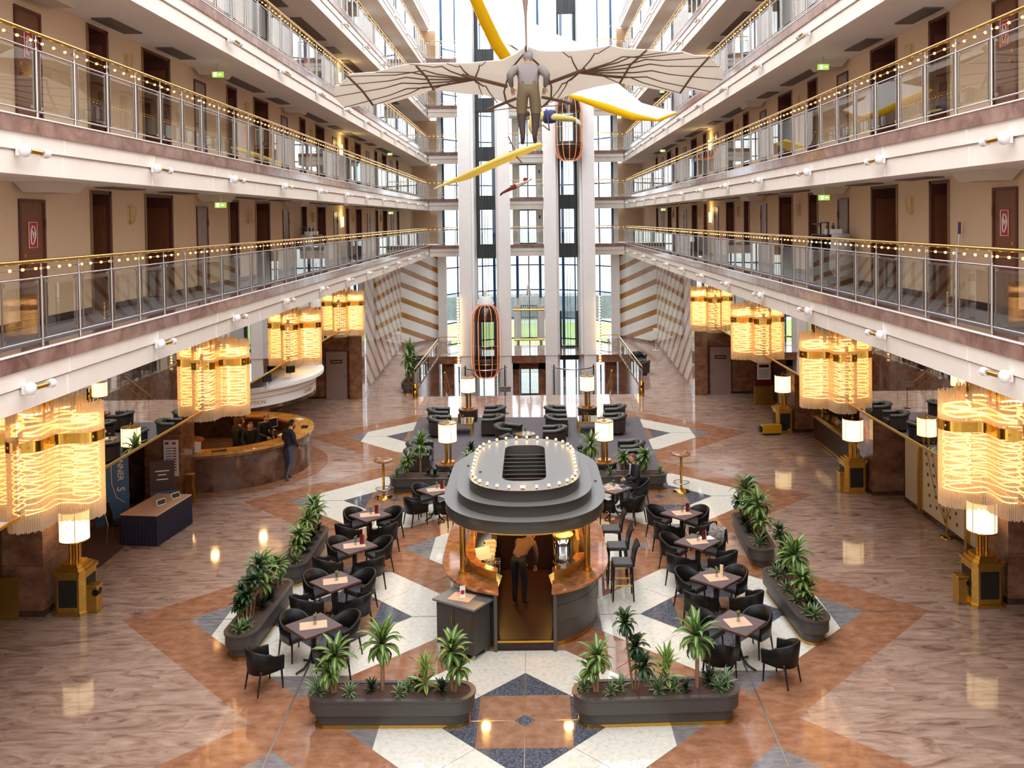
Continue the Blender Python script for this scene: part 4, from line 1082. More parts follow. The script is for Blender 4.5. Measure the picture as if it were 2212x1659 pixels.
planter((4.97, 17.05), 1.62, 'long grey oval planter at the right edge of the cafe, nearer one', 'in the nearer right edge planter',
    [('low',-.85,0,1.1),('low',-.7,.08,.9),('bush',-.55,-.05,1.3),('tall',-.35,-.02,.95,.75),('tall',-.05,.0,1.15,1.05),('low',.05,.12,1.0),('dark',.45,0,1.1,1.1),('tall',.25,-.05,1.0,.8),('low',.6,.08,1.1),('bush',.8,0,1.0),('low',-.3,.1,.9)])
planter((5.02, 20.5), 1.52, 'long grey oval planter at the right edge of the cafe, farther one', 'in the farther right edge planter',
    [('low',-.75,.02,1.3),('tall',-.4,-.05,1.15,1.05),('tall',.1,.0,1.0,.8),('tall',.45,.05,1.1,1.1),('dark',.7,0,1.0,1.1),('bush',-.1,.1,1.2),('bush',-.6,-.08,1.1),('bush',.3,.1,1.2)])
# ------------------------------------------------------------------ lounge on the carpet
rug = [G(*p) for p in ((905,903),(1380,902),(1446,1055),(837,1058))]
mb = MB(); mb.prism([(p.x, p.y) for p in rug], .008, .022); o = mb.build('carpet', M['carpet']); tag(o, 'grey violet lounge carpet on the stone floor', 'carpet')
M['club'] = mat('dark_club_leather', (58,58,54), .33); M['clubside'] = mat('club_side', (58,48,42), .5)
def make_club():
    root = thing('armchair', 'x', 'armchair', group='dark leather lounge armchairs')
    n = 16; path = [(-.36,-.36)]+[(-.36*math.cos(PI*i/n), .02+.36*math.sin(PI*i/n)) for i in range(n+1)]+[(.36,-.36)]
    # outer shell below the roll
    nrm = lambda x, y: Vector((x, max(0, y-.02), 0)).normalized() if y > .02 else Vector((math.copysign(1, x), 0, 0))
    mb = MB(); mb.loft([[(x-nrm(x,y).x*.05,y-nrm(x,y).y*.05,.1),(x+nrm(x,y).x*.03,y+nrm(x,y).y*.03,.1),(x+nrm(x,y).x*.05,y+nrm(x,y).y*.05,.56),(x-nrm(x,y).x*.05,y-nrm(x,y).y*.05,.56)] for x, y in path]); mb.build('shell', M['clubside'], root)
    mb = MB(); rings = []
    for i, (x, y) in enumerate(path):
        nn = nrm(x, y); w = .085+.02*max(0, y); up = .60+.06*max(0, y)/.38
        rings.append([(x+nn.x*w*math.cos(t)*1.15, y+nn.y*w*math.cos(t)*1.15, up+.06*math.sin(t)) for t in [2*PI*k/10 for k in range(10)]])
    mb.loft(rings, 0, True); mb.build('arm_roll', M['club'], root)
    mb = MB(); mb.bx(-.29,.29,-.38,.28,.14,.44); mb.build('seat', M['club'], root, bevel=.04)
    mb = MB(); mb.sph((0,.2,.60), .2, 14, 8, 0, (1.15,.42,.8)); mb.build('back_cushion', M['club'], root)
    for x in (-.32,.32):
        for y in (-.33,.22): mb = MB(); mb.cyl((x,y,0),(x,y,.12),.025,.03,n=8); mb.build('leg', M['legblack'], root)
    return root
cl0 = make_club(); cls = snap(cl0)
E_, W_, N_, S_ = PI/2, -PI/2, PI, 0.0        # the way an armchair faces: E_ to the right
for px, py, rz, lab in ((949,897,E_,'in the far left pair, the one farther back'),(951,916,E_,'in the far left pair, the one nearer the viewer'),(1067,893,W_,'just right of the left mirrored coffee table, farther back'),(1063,913,W_,'just right of the left mirrored coffee table, nearer'),
        (1202,893,E_,'just left of the right mirrored coffee table, farther back'),(1204,913,E_,'just left of the right mirrored coffee table, nearer'),(1326,890,W_,'in the far right pair, the one farther back'),(1326,911,W_,'in the far right pair, the one nearer the viewer'),
        (1096,934,E_-.45,'turned to the small round granite table'),(1196,938,W_,'right of the small round granite table'),(1108,958,N_-.5,'half hidden behind the bar canopy'),
        (909,973,E_,'at the left carpet edge, farther back'),(905,989,E_,'at the left carpet edge behind the plants'),(1362,971,W_,'at the right carpet edge, farther back'),(1368,993,W_,'at the right carpet edge behind the plants')):
    p = G(px, py, .45); put(cl0, cls, (p.x, p.y, .022), rz, f'dark leather armchair {lab}')
for px, py, rz, lab in ((908,777,W_,'at the left of the stairwell beyond the plants, farther one'),(903,792,W_,'at the left of the stairwell beyond the plants, nearer one'),(1378,770,S_,'right of the stairwell rail, farther one'),(1385,787,W_,'right of the stairwell rail, nearer one')):
    p = G(px, py, .5); put(cl0, cls, (p.x, p.y, 0), rz, f'dark leather armchair {lab}')
M['mirtop'] = mat('mirror_glass', (200,206,200), .03, 1)
for px, py, lab in ((1000,909,'left'),(1269,905,'right')):
    p = G(px, py, .45); r = thing('coffee_table', f'low mirror topped coffee table with brass legs, {lab} of the two', 'table', (p.x, p.y, .022), 0, 'mirror topped coffee tables')
    mb = MB(); mb.bx(-.35,.35,-.5,.5,.40,.43); mb.build('tabletop', M['mirtop'], r)
    mb = MB(); mb.ring([(-.37,-.52),(.37,-.52),(.37,.52),(-.37,.52)], [(-.35,-.5),(.35,-.5),(.35,.5),(-.35,.5)], .38, .44); mb.build('frame', M['brass_old'], r)
    for x in (-.33,.33):
        for y in (-.48,.48): mb = MB(); mb.bx(x-.035,x+.035,y-.035,y+.035,0,.4); mb.build('leg', M['brass_old'], r)
    v = put(va0, vas, (p.x, p.y+.1, .455), 0, f'small flower vase on the {lab} mirror topped table')
    put(me0, mes, (p.x-.14, p.y+.2, .455), .2, f'maroon menu on the {lab} mirror topped table')
p = G(1135, 938, .5); r = thing('round_table', 'small round granite lounge table among armchairs', 'table', (p.x, p.y, .022))
mb = MB(); mb.cyl((0,0,.46),(0,0,.5),.33,n=28); mb.build('tabletop', M['granite'], r); mb = MB(); mb.cyl((0,0,.03),(0,0,.46),.05,n=12); mb.cyl((0,0,0),(0,0,.03),.22,n=20); mb.build('column', M['brass'], r)
put(va0, vas, (p.x, p.y+.05, .523), 1, 'small flower vase on the round granite lounge table')
def drum_lamp(px, py, lab):
    p = G(px, py); r = thing('table_lamp', lab, 'lamp', (p.x, p.y, .022 if py > 900 else 0), 0, 'lit lamps on round drum stands')
    mb = MB(); mb.lathe([(.34,0),(.34,.1),(.36,.1),(.36,.4),(.38,.42),(.38,.46)], n=24); mb.build('drum', M['planter'], r)
    mb = MB(); mb.cyl((0,0,.46),(0,0,.49),.37,n=24); mb.build('top', M['granite'], r)
    mb = MB(); mb.cyl((0,0,.49),(0,0,.53),.2,n=18)
    for q in range(3): t = q*2*PI/3+.3; mb.cyl((.085*math.cos(t),.085*math.sin(t),.5),(.085*math.cos(t),.085*math.sin(t),1.12),.035,n=10)
    mb.cyl((0,0,1.08),(0,0,1.12),.15,n=16); mb.build('brass_column', M['brass'], r)
    lamp_head(r, 1.12, r=.27, h=.55)
drum_lamp(1012, 911, 'lit drum lamp behind the left mirror topped table'); drum_lamp(1269, 907, 'lit drum lamp behind the right mirror topped table')
drum_lamp(968, 1036, 'lit drum lamp above the plants left of the bar canopy'); drum_lamp(1306, 1032, 'lit drum lamp above the plants right of the bar canopy')
# planters of the lounge edge
planter((-2.75, 25.2), -.01, 'long grey oval planter behind the table left of the bar canopy', 'in the lounge planter left of the bar', [('tall',-.35,.0,1.1,1.25),('tall',-.62,.05,.9,.8),('tall',.65,.1,.9,.8),('low',-.85,0,1.1),('bush',-.05,0,1.2),('bush',.3,-.05,1.1),('low',.85,0,1.0),('bush',-.2,.1,1.0)], L=2.7)
planter((2.42, 25.2), .02, 'long grey oval planter behind the seated man', 'in the lounge planter right of the bar', [('tall',-.6,.0,1.1,1.2),('tall',.1,.05,.95,.7),('tall',.55,.05,.95,.8),('low',-.2,-.05,1.0),('low',.85,0,1.0),('bush',-.85,0,1.0),('low',.3,-.1,1.0)], L=2.7)
p = G(886, 850); planter((p.x-.1, p.y+.9), PI/2, 'grey oval planter beside the left stairwell rail', 'by the left stairwell rail', [('tall',-.6,0,1.3,1.2),('tall',.1,.05,1.3,1.5),('dark',.7,0,1.3,1.2),('bush',-.1,0,1.3)], L=2.4)
p = G(832, 960); 
plant('bush', (G(1022,960).x, G(1022,975).y, .02), 1.6, 'behind the bar canopy on the lounge carpet at left'); plant('bush', (G(1250,975).x, G(1250,985).y, .02), 1.5, 'behind the bar canopy on the lounge carpet at right')
# tall cocktail tables
for px, py, lab in ((829,1075,'left'),(1472,1061,'right')):
    p = G(px, py); r = thing('cocktail_table', f'tall brass cocktail table with round wooden top, {lab} of the lounge carpet', 'table', (p.x, p.y, 0), 0, 'tall brass cocktail tables')
    mb = MB(); mb.lathe([(.0,1.02),(.24,1.02),(.265,1.04),(.265,1.06),(.25,1.075),(0,1.075)], n=28); mb.build('tabletop', M['granite'], r)
    mb = MB(); mb.cyl((0,0,.04),(0,0,1.02),.035,n=14); mb.build('pole', M['brass'], r)
    mb = MB(); mb.lathe([(.24,0),(.24,.02),(.1,.045),(.03,.06)], n=28); mb.build('base', M['brass'], r)
    mb = MB(); mb.tube([(.22*math.cos(t),.22*math.sin(t),.26) for t in [2*PI*i/24 for i in range(24)]], .014, 6, closed=True)
    for q in range(2): mb.cyl((-.22*math.cos(q*PI/2),-.22*math.sin(q*PI/2),.26),(.22*math.cos(q*PI/2),.22*math.sin(q*PI/2),.26),.01,n=6)
    mb.build('foot_ring', M['steel'], r)
# ------------------------------------------------------------------ text
def text_mesh(s, size, ext=.003):
    cu = bpy.data.curves.new('t', 'FONT'); cu.body = s; cu.size = size; cu.extrude = ext; cu.align_x = 'CENTER'; cu.align_y = 'CENTER'; cu.resolution_u = 3
    o = bpy.data.objects.new('t', cu); COL.objects.link(o); dg = bpy.context.evaluated_depsgraph_get()
    me = bpy.data.meshes.new_from_object(o.evaluated_get(dg)); v = [tuple(x.co) for x in me.vertices]; f = [tuple(p.vertices) for p in me.polygons]
    bpy.data.objects.remove(o); bpy.data.meshes.remove(me); bpy.data.curves.remove(cu); return v, f
def text(parent, s, size, loc, basis, m, name='lettering', ext=.003):
    """basis: (right, up) directions of the line of text"""
    v, f = text_mesh(s, size, ext); r, u = Vector(basis[0]).normalized(), Vector(basis[1]).normalized(); n = r.cross(u); L = Vector(loc)
    mb = MB(); mb.add([L+r*x+u*y+n*z for x, y, z in v], f); return mb.build(name, m, parent)
# ------------------------------------------------------------------ reception
RC = Vector((-9.9, 28.1, 0))
def arc_pts(r, a0, a1, n=40): return [(r*math.cos(a0+(a1-a0)*i/n), r*math.sin(a0+(a1-a0)*i/n)) for i in range(n+1)]
a0, a1 = -PI/2+.03, PI/2-.03
c0, c1 = -1.1, 1.1
def arc_band(mb, r0, r1, z0, z1, m=0, b0=None, b1=None):
    mb.loft([[(p[0],p[1],z0),(q[0],q[1],z0),(q[0],q[1],z1),(p[0],p[1],z1)] for p, q in zip(arc_pts(r0, b0 or a0, b1 or a1), arc_pts(r1, b0 or a0, b1 or a1))], m)
desk = thing('reception_desk', 'curved dark stone reception desk with a golden granite top', 'desk', RC)
mb = MB(); arc_band(mb, 2.8, 2.65, .0, 1.0); mb.build('front', stone('desk_stone', [(70,48,38),(104,76,62),(130,100,84)], 2.2, .08), desk)
mb = MB(); arc_band(mb, 2.86, 2.3, 1.0, 1.08); mb.build('top_band', M['pier'], desk); mb = MB(); arc_band(mb, 2.88, 2.3, 1.08, 1.14); mb.build('countertop', stone('gold_granite', [(176,124,60),(212,162,88),(232,192,120)], 5, .08, dist=.5), desk)
mb = MB(); arc_band(mb, 2.3, 1.75, .72, .76); mb.build('work_shelf', M['dkbrown'], desk); mb = MB(); arc_band(mb, 2.3, 2.26, .0, 1.02); mb.build('inner_panel', M['dkbrown'], desk)
mb = MB(); arc_band(mb, 3.3, 2.8, .007, .012); o = mb.build('floor_ring', M['brown'], loc=RC); tag(o, 'curved band of brown stone in the floor around the reception desk', 'floor', kind='structure')
can = thing('canopy', 'white curved canopy lettered reception over the desk', 'canopy', Vector((-9.95, 27.3, .1)))
mb = MB(); arc_band(mb, 3.2, 2.1, 2.42, 2.85, 0, c0, c1); mb.build('ring', M['white'], can)
mb = MB(); arc_band(mb, 3.21, 2.1, 2.32, 2.42, 0, c0, c1); mb.build('dark_soffit', M['pier_dark'], can)
mb = MB(); arc_band(mb, 3.3, 1.7, 2.85, 2.90, 0, c0, c1); arc_band(mb, 3.45, 1.55, 2.92, 3.02, 0, c0, c1); arc_band(mb, 3.34, 3.1, 2.90, 2.92, 0, c0, c1); mb.build('cornice', M['white'], can)
for z in (2.80, 2.66): mb = MB(); arc_band(mb, 3.215, 3.19, z, z+.014, 0, c0, c1); mb.build('gold_line', M['brass_old'], can)
def bent(s, size, amid, r, z):
    v, f = text_mesh(s, size); mb = MB(); mb.add([((r+z_)*math.cos(amid+x/r), (r+z_)*math.sin(amid+x/r), z+y) for x, y, z_ in v], f); mb.build('lettering', M['brass_old'], can)
bent('RECEPTION', .16, -.86, 3.205, 2.54); bent('CASHIER', .15, -.15, 3.205, 2.54)
def spot_box(loc, rz, lab):
    r = thing('spotlight', lab, 'spotlight', loc, rz, 'black spotlights on the reception canopy')
    mb = MB(); mb.box((0,0,.28),(.22,.12,.2)); mb.build('lamp_housing', M['black'], r); mb = MB(); mb.cyl((0,.0,0),(0,0,.2),.02,n=8); mb.cyl((0,0,0),(0,0,.02),.07,n=12); mb.build('stand', M['steel_white'], r)
p = AY(580, 836, 27.6); q = G(577, 838, 3.12); spot_box((q.x, q.y, 3.12), .5, 'black spotlight on the reception canopy, the one above the lettering'); q = G(628, 818, 3.12); spot_box((q.x, q.y, 3.12), .7, 'black spotlight on the reception canopy, the one toward the far wall')
lamp('reception_light', (-8.6, 28.1, 2.25), 60, (255,200,120), .1); lamp('reception_light', (-9.6, 26.6, 2.25), 40, (255,190,110), .1); lamp('reception_light', (-9.4, 29.8, 2.25), 40, (255,190,110), .1)
# things on the desk
def on_desk(a, r, z=1.14): return (RC.x+r*math.cos(a), RC.y+r*math.sin(a), z)
def monitor(loc, rz, lab):
    r = thing('monitor', lab, 'monitor', loc, rz); mb = MB(); mb.bx(-.2,.2,-.015,.015,.1,.42); mb.build('bezel', M['steel_white'], r, bevel=.005)
    mb = MB(); mb.bx(-.175,.175,-.02,-.014,.125,.395); mb.build('screen', mat('dark_screen', (40,48,70), .2), r); mb = MB(); mb.cyl((0,.02,0),(0,.02,.12),.02,n=8); mb.bx(-.1,.1,-.06,.1,0,.012); mb.build('stand', M['steel_white'], r)
monitor((on_desk(.95, 2.0, .76)), -2.3+PI, 'flat monitor with a white frame behind the reception counter')
for k, (a, w) in enumerate(((-1.25,.42),(-.35,.3),(.15,.34),(.62,.32))):
    mb = MB(); mb.box((0,0,.012),(w,.2,.02)); o = mb.build('desk_blotter', M['dkbrown'] if k % 2 == 0 else M['paper'], loc=on_desk(a, 2.6), rz=a+PI/2); tag(o, f'{"dark blotter" if k % 2 == 0 else "white papers"} on the reception counter, {ORD[k+1]} from the viewer', 'blotter')
r = thing('sign_holder', 'white paper card standing at the left end of the reception counter', 'card', on_desk(-1.48, 2.55), .2)
mb = MB(); mb.loft([[(-.1,-.06,0),(.1,-.06,0),(.1,-.055,0),(-.1,-.055,0)],[(-.1,0,.28),(.1,0,.28),(.1,.005,.28),(-.1,.005,.28)]]); mb.build('card', M['paper'], r)
r = thing('side_counter', 'low reddish wooden counter inside the reception alcove', 'counter', (-11.1, 27.6, 0)); mb = MB(); mb.prism(stad(1.6,.4), 0, .95, smooth=True); mb.build('body', mat('red_wood', (104,52,34), .35), r); mb = MB(); mb.prism(stad(1.7,.45), .95, 1.0, smooth=True); mb.build('top', M['granite'], r)
o = put(va0, vas, (-10.7, 27.4, 1.0), 0, 'glass vase of green stems on the low reception counter'); o.scale = (2.4,2.4,2.2)
for k in range(3):
    mb = MB(); mb.box((0,0,.02),(.3,.22,.03)); o = mb.build('paper_stack', M['paper'], loc=(on_desk(-.9+.7*k, 1.95, .76)), rz=k*.7); tag(o, f'pile of papers on the work shelf behind the reception counter, {ORD[k+1]} from the viewer', 'papers')
# ------------------------------------------------------------------ left alcove: skirted table, banner, easel
c4 = [G(*p) for p in ((270,1178),(350,1181),(407,1130))]
tw = (c4[1]-c4[0]).length; tl = (c4[2]-c4[1]).length; ex = (c4[1]-c4[0]).normalized(); ey = (c4[2]-c4[1]).normalized()
tc_ = c4[0]+(c4[1]-c4[0])/2+ey*tl/2; trz = math.atan2(ex.y, ex.x)
t = thing('skirted_table', 'long conference table with pink cloth and navy pleated skirt', 'table', (tc_.x, tc_.y, 0), trz)
mb = MB(); mb.bx(-tw/2,tw/2,-tl/2,tl/2,.72,.75); mb.build('tabletop', M['mat'], t, bevel=.01)
mb = MB(); per = []
for (xa, ya), (xb, yb) in (((-tw/2,-tl/2),(tw/2,-tl/2)),((tw/2,-tl/2),(tw/2,tl/2)),((tw/2,tl/2),(-tw/2,tl/2)),((-tw/2,tl/2),(-tw/2,-tl/2))):
    n = int(math.hypot(xb-xa, yb-ya)/.045)
    nx, ny = (yb-ya)/math.hypot(xb-xa,yb-ya), -(xb-xa)/math.hypot(xb-xa,yb-ya)
    for i in range(n): q = i/n; per.append((xa+(xb-xa)*q, ya+(yb-ya)*q, nx, ny, (.02 if i % 2 else -.02)))
mb.loft([[(x-nx*.02+nx*w*.5,y-ny*.02+ny*w*.5,.735) for x,y,nx,ny,w in per],[(x+nx*(w*1.5),y+ny*(w*1.5),.01) for x,y,nx,ny,w in per]], 0, True, cap=False)
mb.build('skirt', mat('navy_skirt', (44,40,58), .8), t)
for k, (u, v) in enumerate(((.12,-.05),(.28,.5))):
    q = Vector((tc_.x, tc_.y, .75))+ex*u*tw+ey*(v*tl*.6)
    r = thing('name_card', f'small standing name card on the skirted table, {"nearer" if k == 0 else "farther"} one', 'card', q, trz+1.2)
    mb = MB(); mb.loft([[(-.13,-.05,0),(.13,-.05,0),(.13,-.045,0),(-.13,-.045,0)],[(-.13,-.002,.14),(.13,-.002,.14),(.13,.003,.14),(-.13,.003,.14)],[(-.13,.05,0),(.13,.05,0),(.13,.055,0),(-.13,.055,0)]]); mb.build('card', M['paper'], r)
    mb = MB(); mb.loft([[(-.11,-.045,.02),(.11,-.045,.02),(.11,-.05,.02),(-.11,-.05,.02)],[(-.11,-.012,.12),(.11,-.012,.12),(.11,-.017,.12),(-.11,-.017,.12)]]); mb.build('print', M['dkgrey'], r)
mb = MB(); q = [G(*p) for p in ((176,1225),(215,1226),(268,1182),(272,1140),(180,1140))]; mb.prism([(v.x, v.y) for v in q], .008, .016); tag(mb.build('carpet_mat', mat('brown_carpet', (86,64,58), .95), None), 'brown carpet edge in the left alcove beside the skirted table', 'carpet')
def conf_chair(px, py, rz, lab):
    p = G(px, py); r = thing('conference_chair', lab, 'chair', (p.x, p.y, 0), rz, 'dark conference chairs with brass frames')
    mb = MB(); mb.bx(-.21,.21,-.22,.2,.43,.49); mb.build('seat', M['leather'], r, bevel=.02)
    mb = MB(); mb.loft([[(-.2,.17,.52),(.2,.17,.52),(.2,.22,.52),(-.2,.22,.52)],[(-.2,.22,.75),(.2,.22,.75),(.2,.26,.75),(-.2,.26,.75)],[(-.16,.26,.93),(.16,.26,.93),(.16,.3,.93),(-.16,.3,.93)]]); mb.build('backrest', M['leather'], r, bevel=.01)
    mb = MB(); mb.tube([(-.22,.17,.45),(-.215,.25,.8),(-.17,.3,.95),(.17,.3,.95),(.215,.25,.8),(.22,.17,.45)], .013, 6); mb.build('back_frame', M['brass_old'], r)
    for x in (-.2,.2):
        for y in (-.2,.19): mb = MB(); mb.cyl((x,y,.44),(x*1.05,y*1.2,0),.012,n=6); mb.build('leg', M['brass_old'], r)
conf_chair(257, 1170, PI*.55, 'dark conference chair with brass frame at the near end of the skirted table'); conf_chair(292, 1118, PI*.55, 'dark conference chair with brass frame behind the skirted table before the banner')
# banner
pb, pt_ = AY(270, 1122, 23.0), AY(262, 985, 23.0)
r = thing('roll_up_banner', 'tall blue roll up banner with white vertical lettering', 'banner', (-10.75, 22.6, 0), .35)
mb = MB(); mb.bx(-.4,.4,-.005,.005,.08,2.05); mb.build('banner_sheet', mat('banner_blue', (74,108,150), .5), r); mb = MB(); mb.bx(-.43,.43,-.08,.08,0,.08); mb.bx(-.4,.4,-.012,.012,2.05,2.08); mb.build('base', M['steel'], r)
text(r, 'BERNNER', .2, (.2,-.008,1.6), ((0,0,-1),(1,0,0)), M['paper']); text(r, 'S', .26, (.2,-.008,.95), ((0,0,-1),(1,0,0)), M['paper'])
mb = MB(); mb.tube([(-.02,-.008,1.98),(.0,-.008,1.1),(.1,-.008,.75),(.3,-.008,.6)], .008, 5); mb.build('white_line', M['paper'], r)
# easel
r = thing('easel', 'wooden easel holding a dark notice board by the skirted table', 'easel', (-9.75, 23.3, 0), .3)
for x0_, x1_, y1_ in ((-.3,-.1,.0),(.3,.1,.0),(0,0,.45)): mb = MB(); mb.cyl((x0_,y1_ - (.1 if y1_ == 0 else 0),0),(x1_,.05,1.5),.018,n=8); mb.build('leg', M['door_brown'], r)
mb = MB(); mb.bx(-.3,.3,-.035,-.015,.62,1.5); bd = mb.build('notice_board', mat('board_brown', (78,62,68), .5), r); mb = MB(); mb.bx(-.3,.3,-.04,-.034,.62,.7); mb.build('blue_strip', mat('strip_blue', (70,120,170), .5), bd)
mb = MB()
for z, w in ((1.22,.34),(1.12,.2),(1.0,.28)): mb.bx(-w/2,w/2,-.039,-.034,z,z+.03)
mb.build('print', M['paper'], bd)
r = thing('wall_shelf', 'wooden ledge along the back of the left alcove', 'shelf', (-12.35, 21.5, 0)); mb = MB(); mb.bx(-.45,.05,-2.6,2.6,.86,.92); mb.build('board', M['granite'], r); mb = MB(); mb.bx(-.05,.05,-2.6,2.6,0,.86); mb.build('panel', M['dkbrown'], r)
for k in range(3):
    mb = MB(); mb.lathe([(.03,0),(.06,.02),(.05,.14),(.02,.2),(.05,.3)], n=12); o = mb.build('carafe', M['glass'], loc=(-12.4+.05*k, 22.4+.3*k, .92)); tag(o, f'clear glass carafe on the alcove ledge, {["nearest","middle","farthest"][k]} one', 'carafe')
# directory sign and brass stand
sg = thing('directory_sign', 'white directory board with red marks on the granite pier', 'sign', (-9.95, 24.385, 1.28)); mb = MB(); mb.bx(-.2,.2,-.02,0,-.5,.5); mb.build('board', M['paper'], sg)
mb = MB()
for i in range(9): mb.bx(.06,.15,-.026,-.02,-.34+i*.075,-.31+i*.075)
mb.build('lettering', M['red'], sg); mb = MB(); mb.bx(-.16,-.06,-.026,-.02,.38,.44); mb.build('red_mark', M['red'], sg); mb = MB(); mb.bx(.04,.14,-.026,-.02,.38,.44); mb.build('red_mark', M['red'], sg)
mb = MB()
for i in range(9): mb.bx(-.14,.02,-.026,-.02,-.335+i*.075,-.32+i*.075)
mb.build('lettering', M['dkgrey'], sg)
p = G(404, 1086); p.x += .1; r = thing('brass_stand', 'slim wavy brass sign stand at the left end of reception', 'stand', (p.x, p.y, 0)); mb = MB(); mb.loft([[(-.1,-.1,z),(.1+.02*math.sin(z*9),-.1,z),(.1+.02*math.sin(z*9),.1,z),(-.1,.1,z)] for z in [i*.08 for i in range(11)]]); mb.build('body', M['brass_old'], r)
mb = MB(); p = G(6, 1338); mb.box((0,0,.42),(.5,.03,.84)); o = mb.build('leaning_board', M['brass_old'], loc=(-10.35, 17.3, 0)); tag(o, 'plain brass panel leaning at the nearest left pier', 'panel')
# ------------------------------------------------------------------ right side
r = thing('display_counter', 'dark shop counter with goods lit from inside on the right', 'counter', (9.95, 28.2, 0), .0)
mb = MB(); mb.bx(-.3,.3,-2.4,2.4,0,.8); mb.build('base', M['dkbrown'], r); mb = MB(); mb.bx(-.34,-.3,-2.4,2.4,.02,.08); mb.bx(-.36,.32,-2.42,2.42,.8,.84); mb.build('brass_trim', M['brass_old'], r); mb = MB(); mb.bx(-.28,.28,-2.35,2.35,.84,1.25); mb.build('glass_case', M['glass'], r)
for k in range(22):
    x, y = rng.uniform(-.18,.18), -2.2+.2*k; s_ = rng.uniform(.05,.09); mb = MB()
    c = [(180,130,60),(200,190,170),(150,60,50),(90,110,60),(210,170,90)][k % 5]
    if k % 3 == 0: mb.lathe([(s_*.6,0),(s_,s_*.5),(s_*.8,s_*1.6),(s_*.3,s_*2.2),(s_*.35,s_*2.6)], n=10)
    elif k % 3 == 1: mb.sph((0,0,s_), s_, 10, 6)
    else: mb.box((0,0,s_),(s_*1.6,s_*1.2,s_*2))
    o = mb.build('shop_ware', mat(f'ware_{k}', c, .35), loc=(9.95+x, 28.2+y, .845)); tag(o, f'small {["vase","round pot","gift box"][k % 3]} in the shop case, {ORD[k % 9+1] if k < 9 else "number "+str(k+1)} counted from the viewer', 'shop ware', 'wares in the right shop case')
lamp('shop_light', (10.6, 28, 2.0), 40, (255,190,110), .15); lamp('alcove_light', (-11.0, 21.0, 2.0), 22, (255,180,100), .15)
mb = MB(); mb.bx(9.98,10.1,18.7,23.9,.12,2.1); mb.bx(9.95,10.1,18.7,23.9,0,.12,1); o = struct('wall_right', mb, [mat('cream_panel', (206,190,160), .5), M['pier_dark']], 'cream panels along the right wall between the piers')
r = thing('wall_art', 'cream panel with a fan of brown dots on thin stems', 'wall art', (9.97, 21.6, 0)); mb = MB(); mb.bx(-.02,.0,-1.1,1.1,.15,2.05); mb.build('panel', mat('cream_art', (222,204,170), .5), r)
mb = MB(); mb2 = MB()
for i in range(5):
    for j in range(6):
        y, z = -.7+i*.35+.05*j, .5+.25*j-.06*abs(i-2); mb.cyl((-.03,y,z),(-.02,y,z),.045,n=10)
    mb2.tube([(-.024,-.1,.2),(-.024,-.5+i*.25,.9),(-.024,-.7+i*.35+.25,1.8)], .006, 4)
mb.build('dot', M['door_brown'], r); mb2.build('stem', M['door_brown'], r)
for y in (20.4, 22.9):
    mb = MB(); mb.bx(9.9,9.99,y-.06,y+.06,0,2.12); struct('trim_3', mb, M['brass_old'], f'brass edged wooden post between cream panels, {"nearer" if y < 21 else "farther"}', 'post')
p = G(2045, 1162); r = thing('rope_stand', 'slim brass rope stand by the right wall panels', 'stand', (p.x, p.y, 0)); mb = MB(); mb.cyl((0,0,.02),(0,0,.95),.02,n=10); mb.lathe([(.15,0),(.15,.02),(.04,.05)], n=20); mb.sph((0,0,.98), .04, 10, 6); mb.build('pole', M['brass'], r)
p = G(1650, 872); r = thing('poster_stand', 'brass poster stand with maroon board and white poster', 'poster stand', (p.x, p.y, 0)); mb = MB(); mb.bx(-.38,.38,-.12,.12,0,.74); mb.bx(-.42,.42,-.16,.16,0,.03); mb.build('base', M['brass_old'], r)
mb = MB(); mb.bx(-.34,.34,-.03,.03,.74,1.95); mb.build('board', M['menu'], r); mb = MB(); mb.bx(-.28,.28,-.04,-.03,1.0,1.92); ps = mb.build('poster', M['paper'], r); mb = MB(); mb.bx(-.2,.2,-.045,-.04,1.5,1.62); mb.build('picture', M['brass'], ps); mb = MB(); [mb.bx(-.2,.2,-.045,-.04,1.1+i*.05,1.115+i*.05) for i in range(7)]; mb.build('print', M['vent'], ps)
p = G(1672, 938); r = thing('projector_lamp', 'yellow floor projector with black ends beside the far brass lamp', 'projector', (p.x, p.y, 0), .1); mb = MB(); mb.bx(-.45,.25,-.13,.13,.05,.36); mb.build('housing', mat('yellow_box', (200,150,30), .4), r, bevel=.03)
mb = MB(); mb.cyl((-.45,0,.2),(-.54,0,.2),.11,n=14); mb.bx(-.42,.2,-.11,.11,0,.06); mb.build('lens', M['black'], r); mb = MB(); mb.cyl((.25,0,.2),(.45,0,.2),.09,n=12); mb.build('rear', M['black'], r)
r = thing('leaflet_desk', 'small wooden leaflet desk behind the far right brass lamp', 'desk', (9.65, 33.6, 0)); mb = MB(); mb.bx(-.3,.3,-.4,.4,0,1.0); mb.build('body', mat('light_wood', (170,128,76), .5), r); mb = MB(); mb.loft([[(-.4,-.45,1.0),(.35,-.45,1.15),(.35,.45,1.15),(-.4,.45,1.0)],[(-.4,-.45,1.03),(.35,-.45,1.18),(.35,.45,1.18),(-.4,.45,1.03)]]); mb.build('sloped_top', M['paper'], r)
for s, px, py in ((-1, 897, 861), (1, 1386, 855)):
    p = G(px, py); r = thing('litter_bin', f'round brass litter bin at the {"left" if s < 0 else "right"} end of the stairwell rail', 'bin', (p.x, p.y, 0), 0, 'round brass stairwell bins'); mb = MB(); mb.lathe([(.12,0),(.12,.62),(.1,.64)], n=18); mb.build('bin_body', M['brass'], r); mb = MB(); mb.cyl((0,-.118,.42),(0,-.125,.42),.06,n=14); mb.build('opening', M['black'], r)
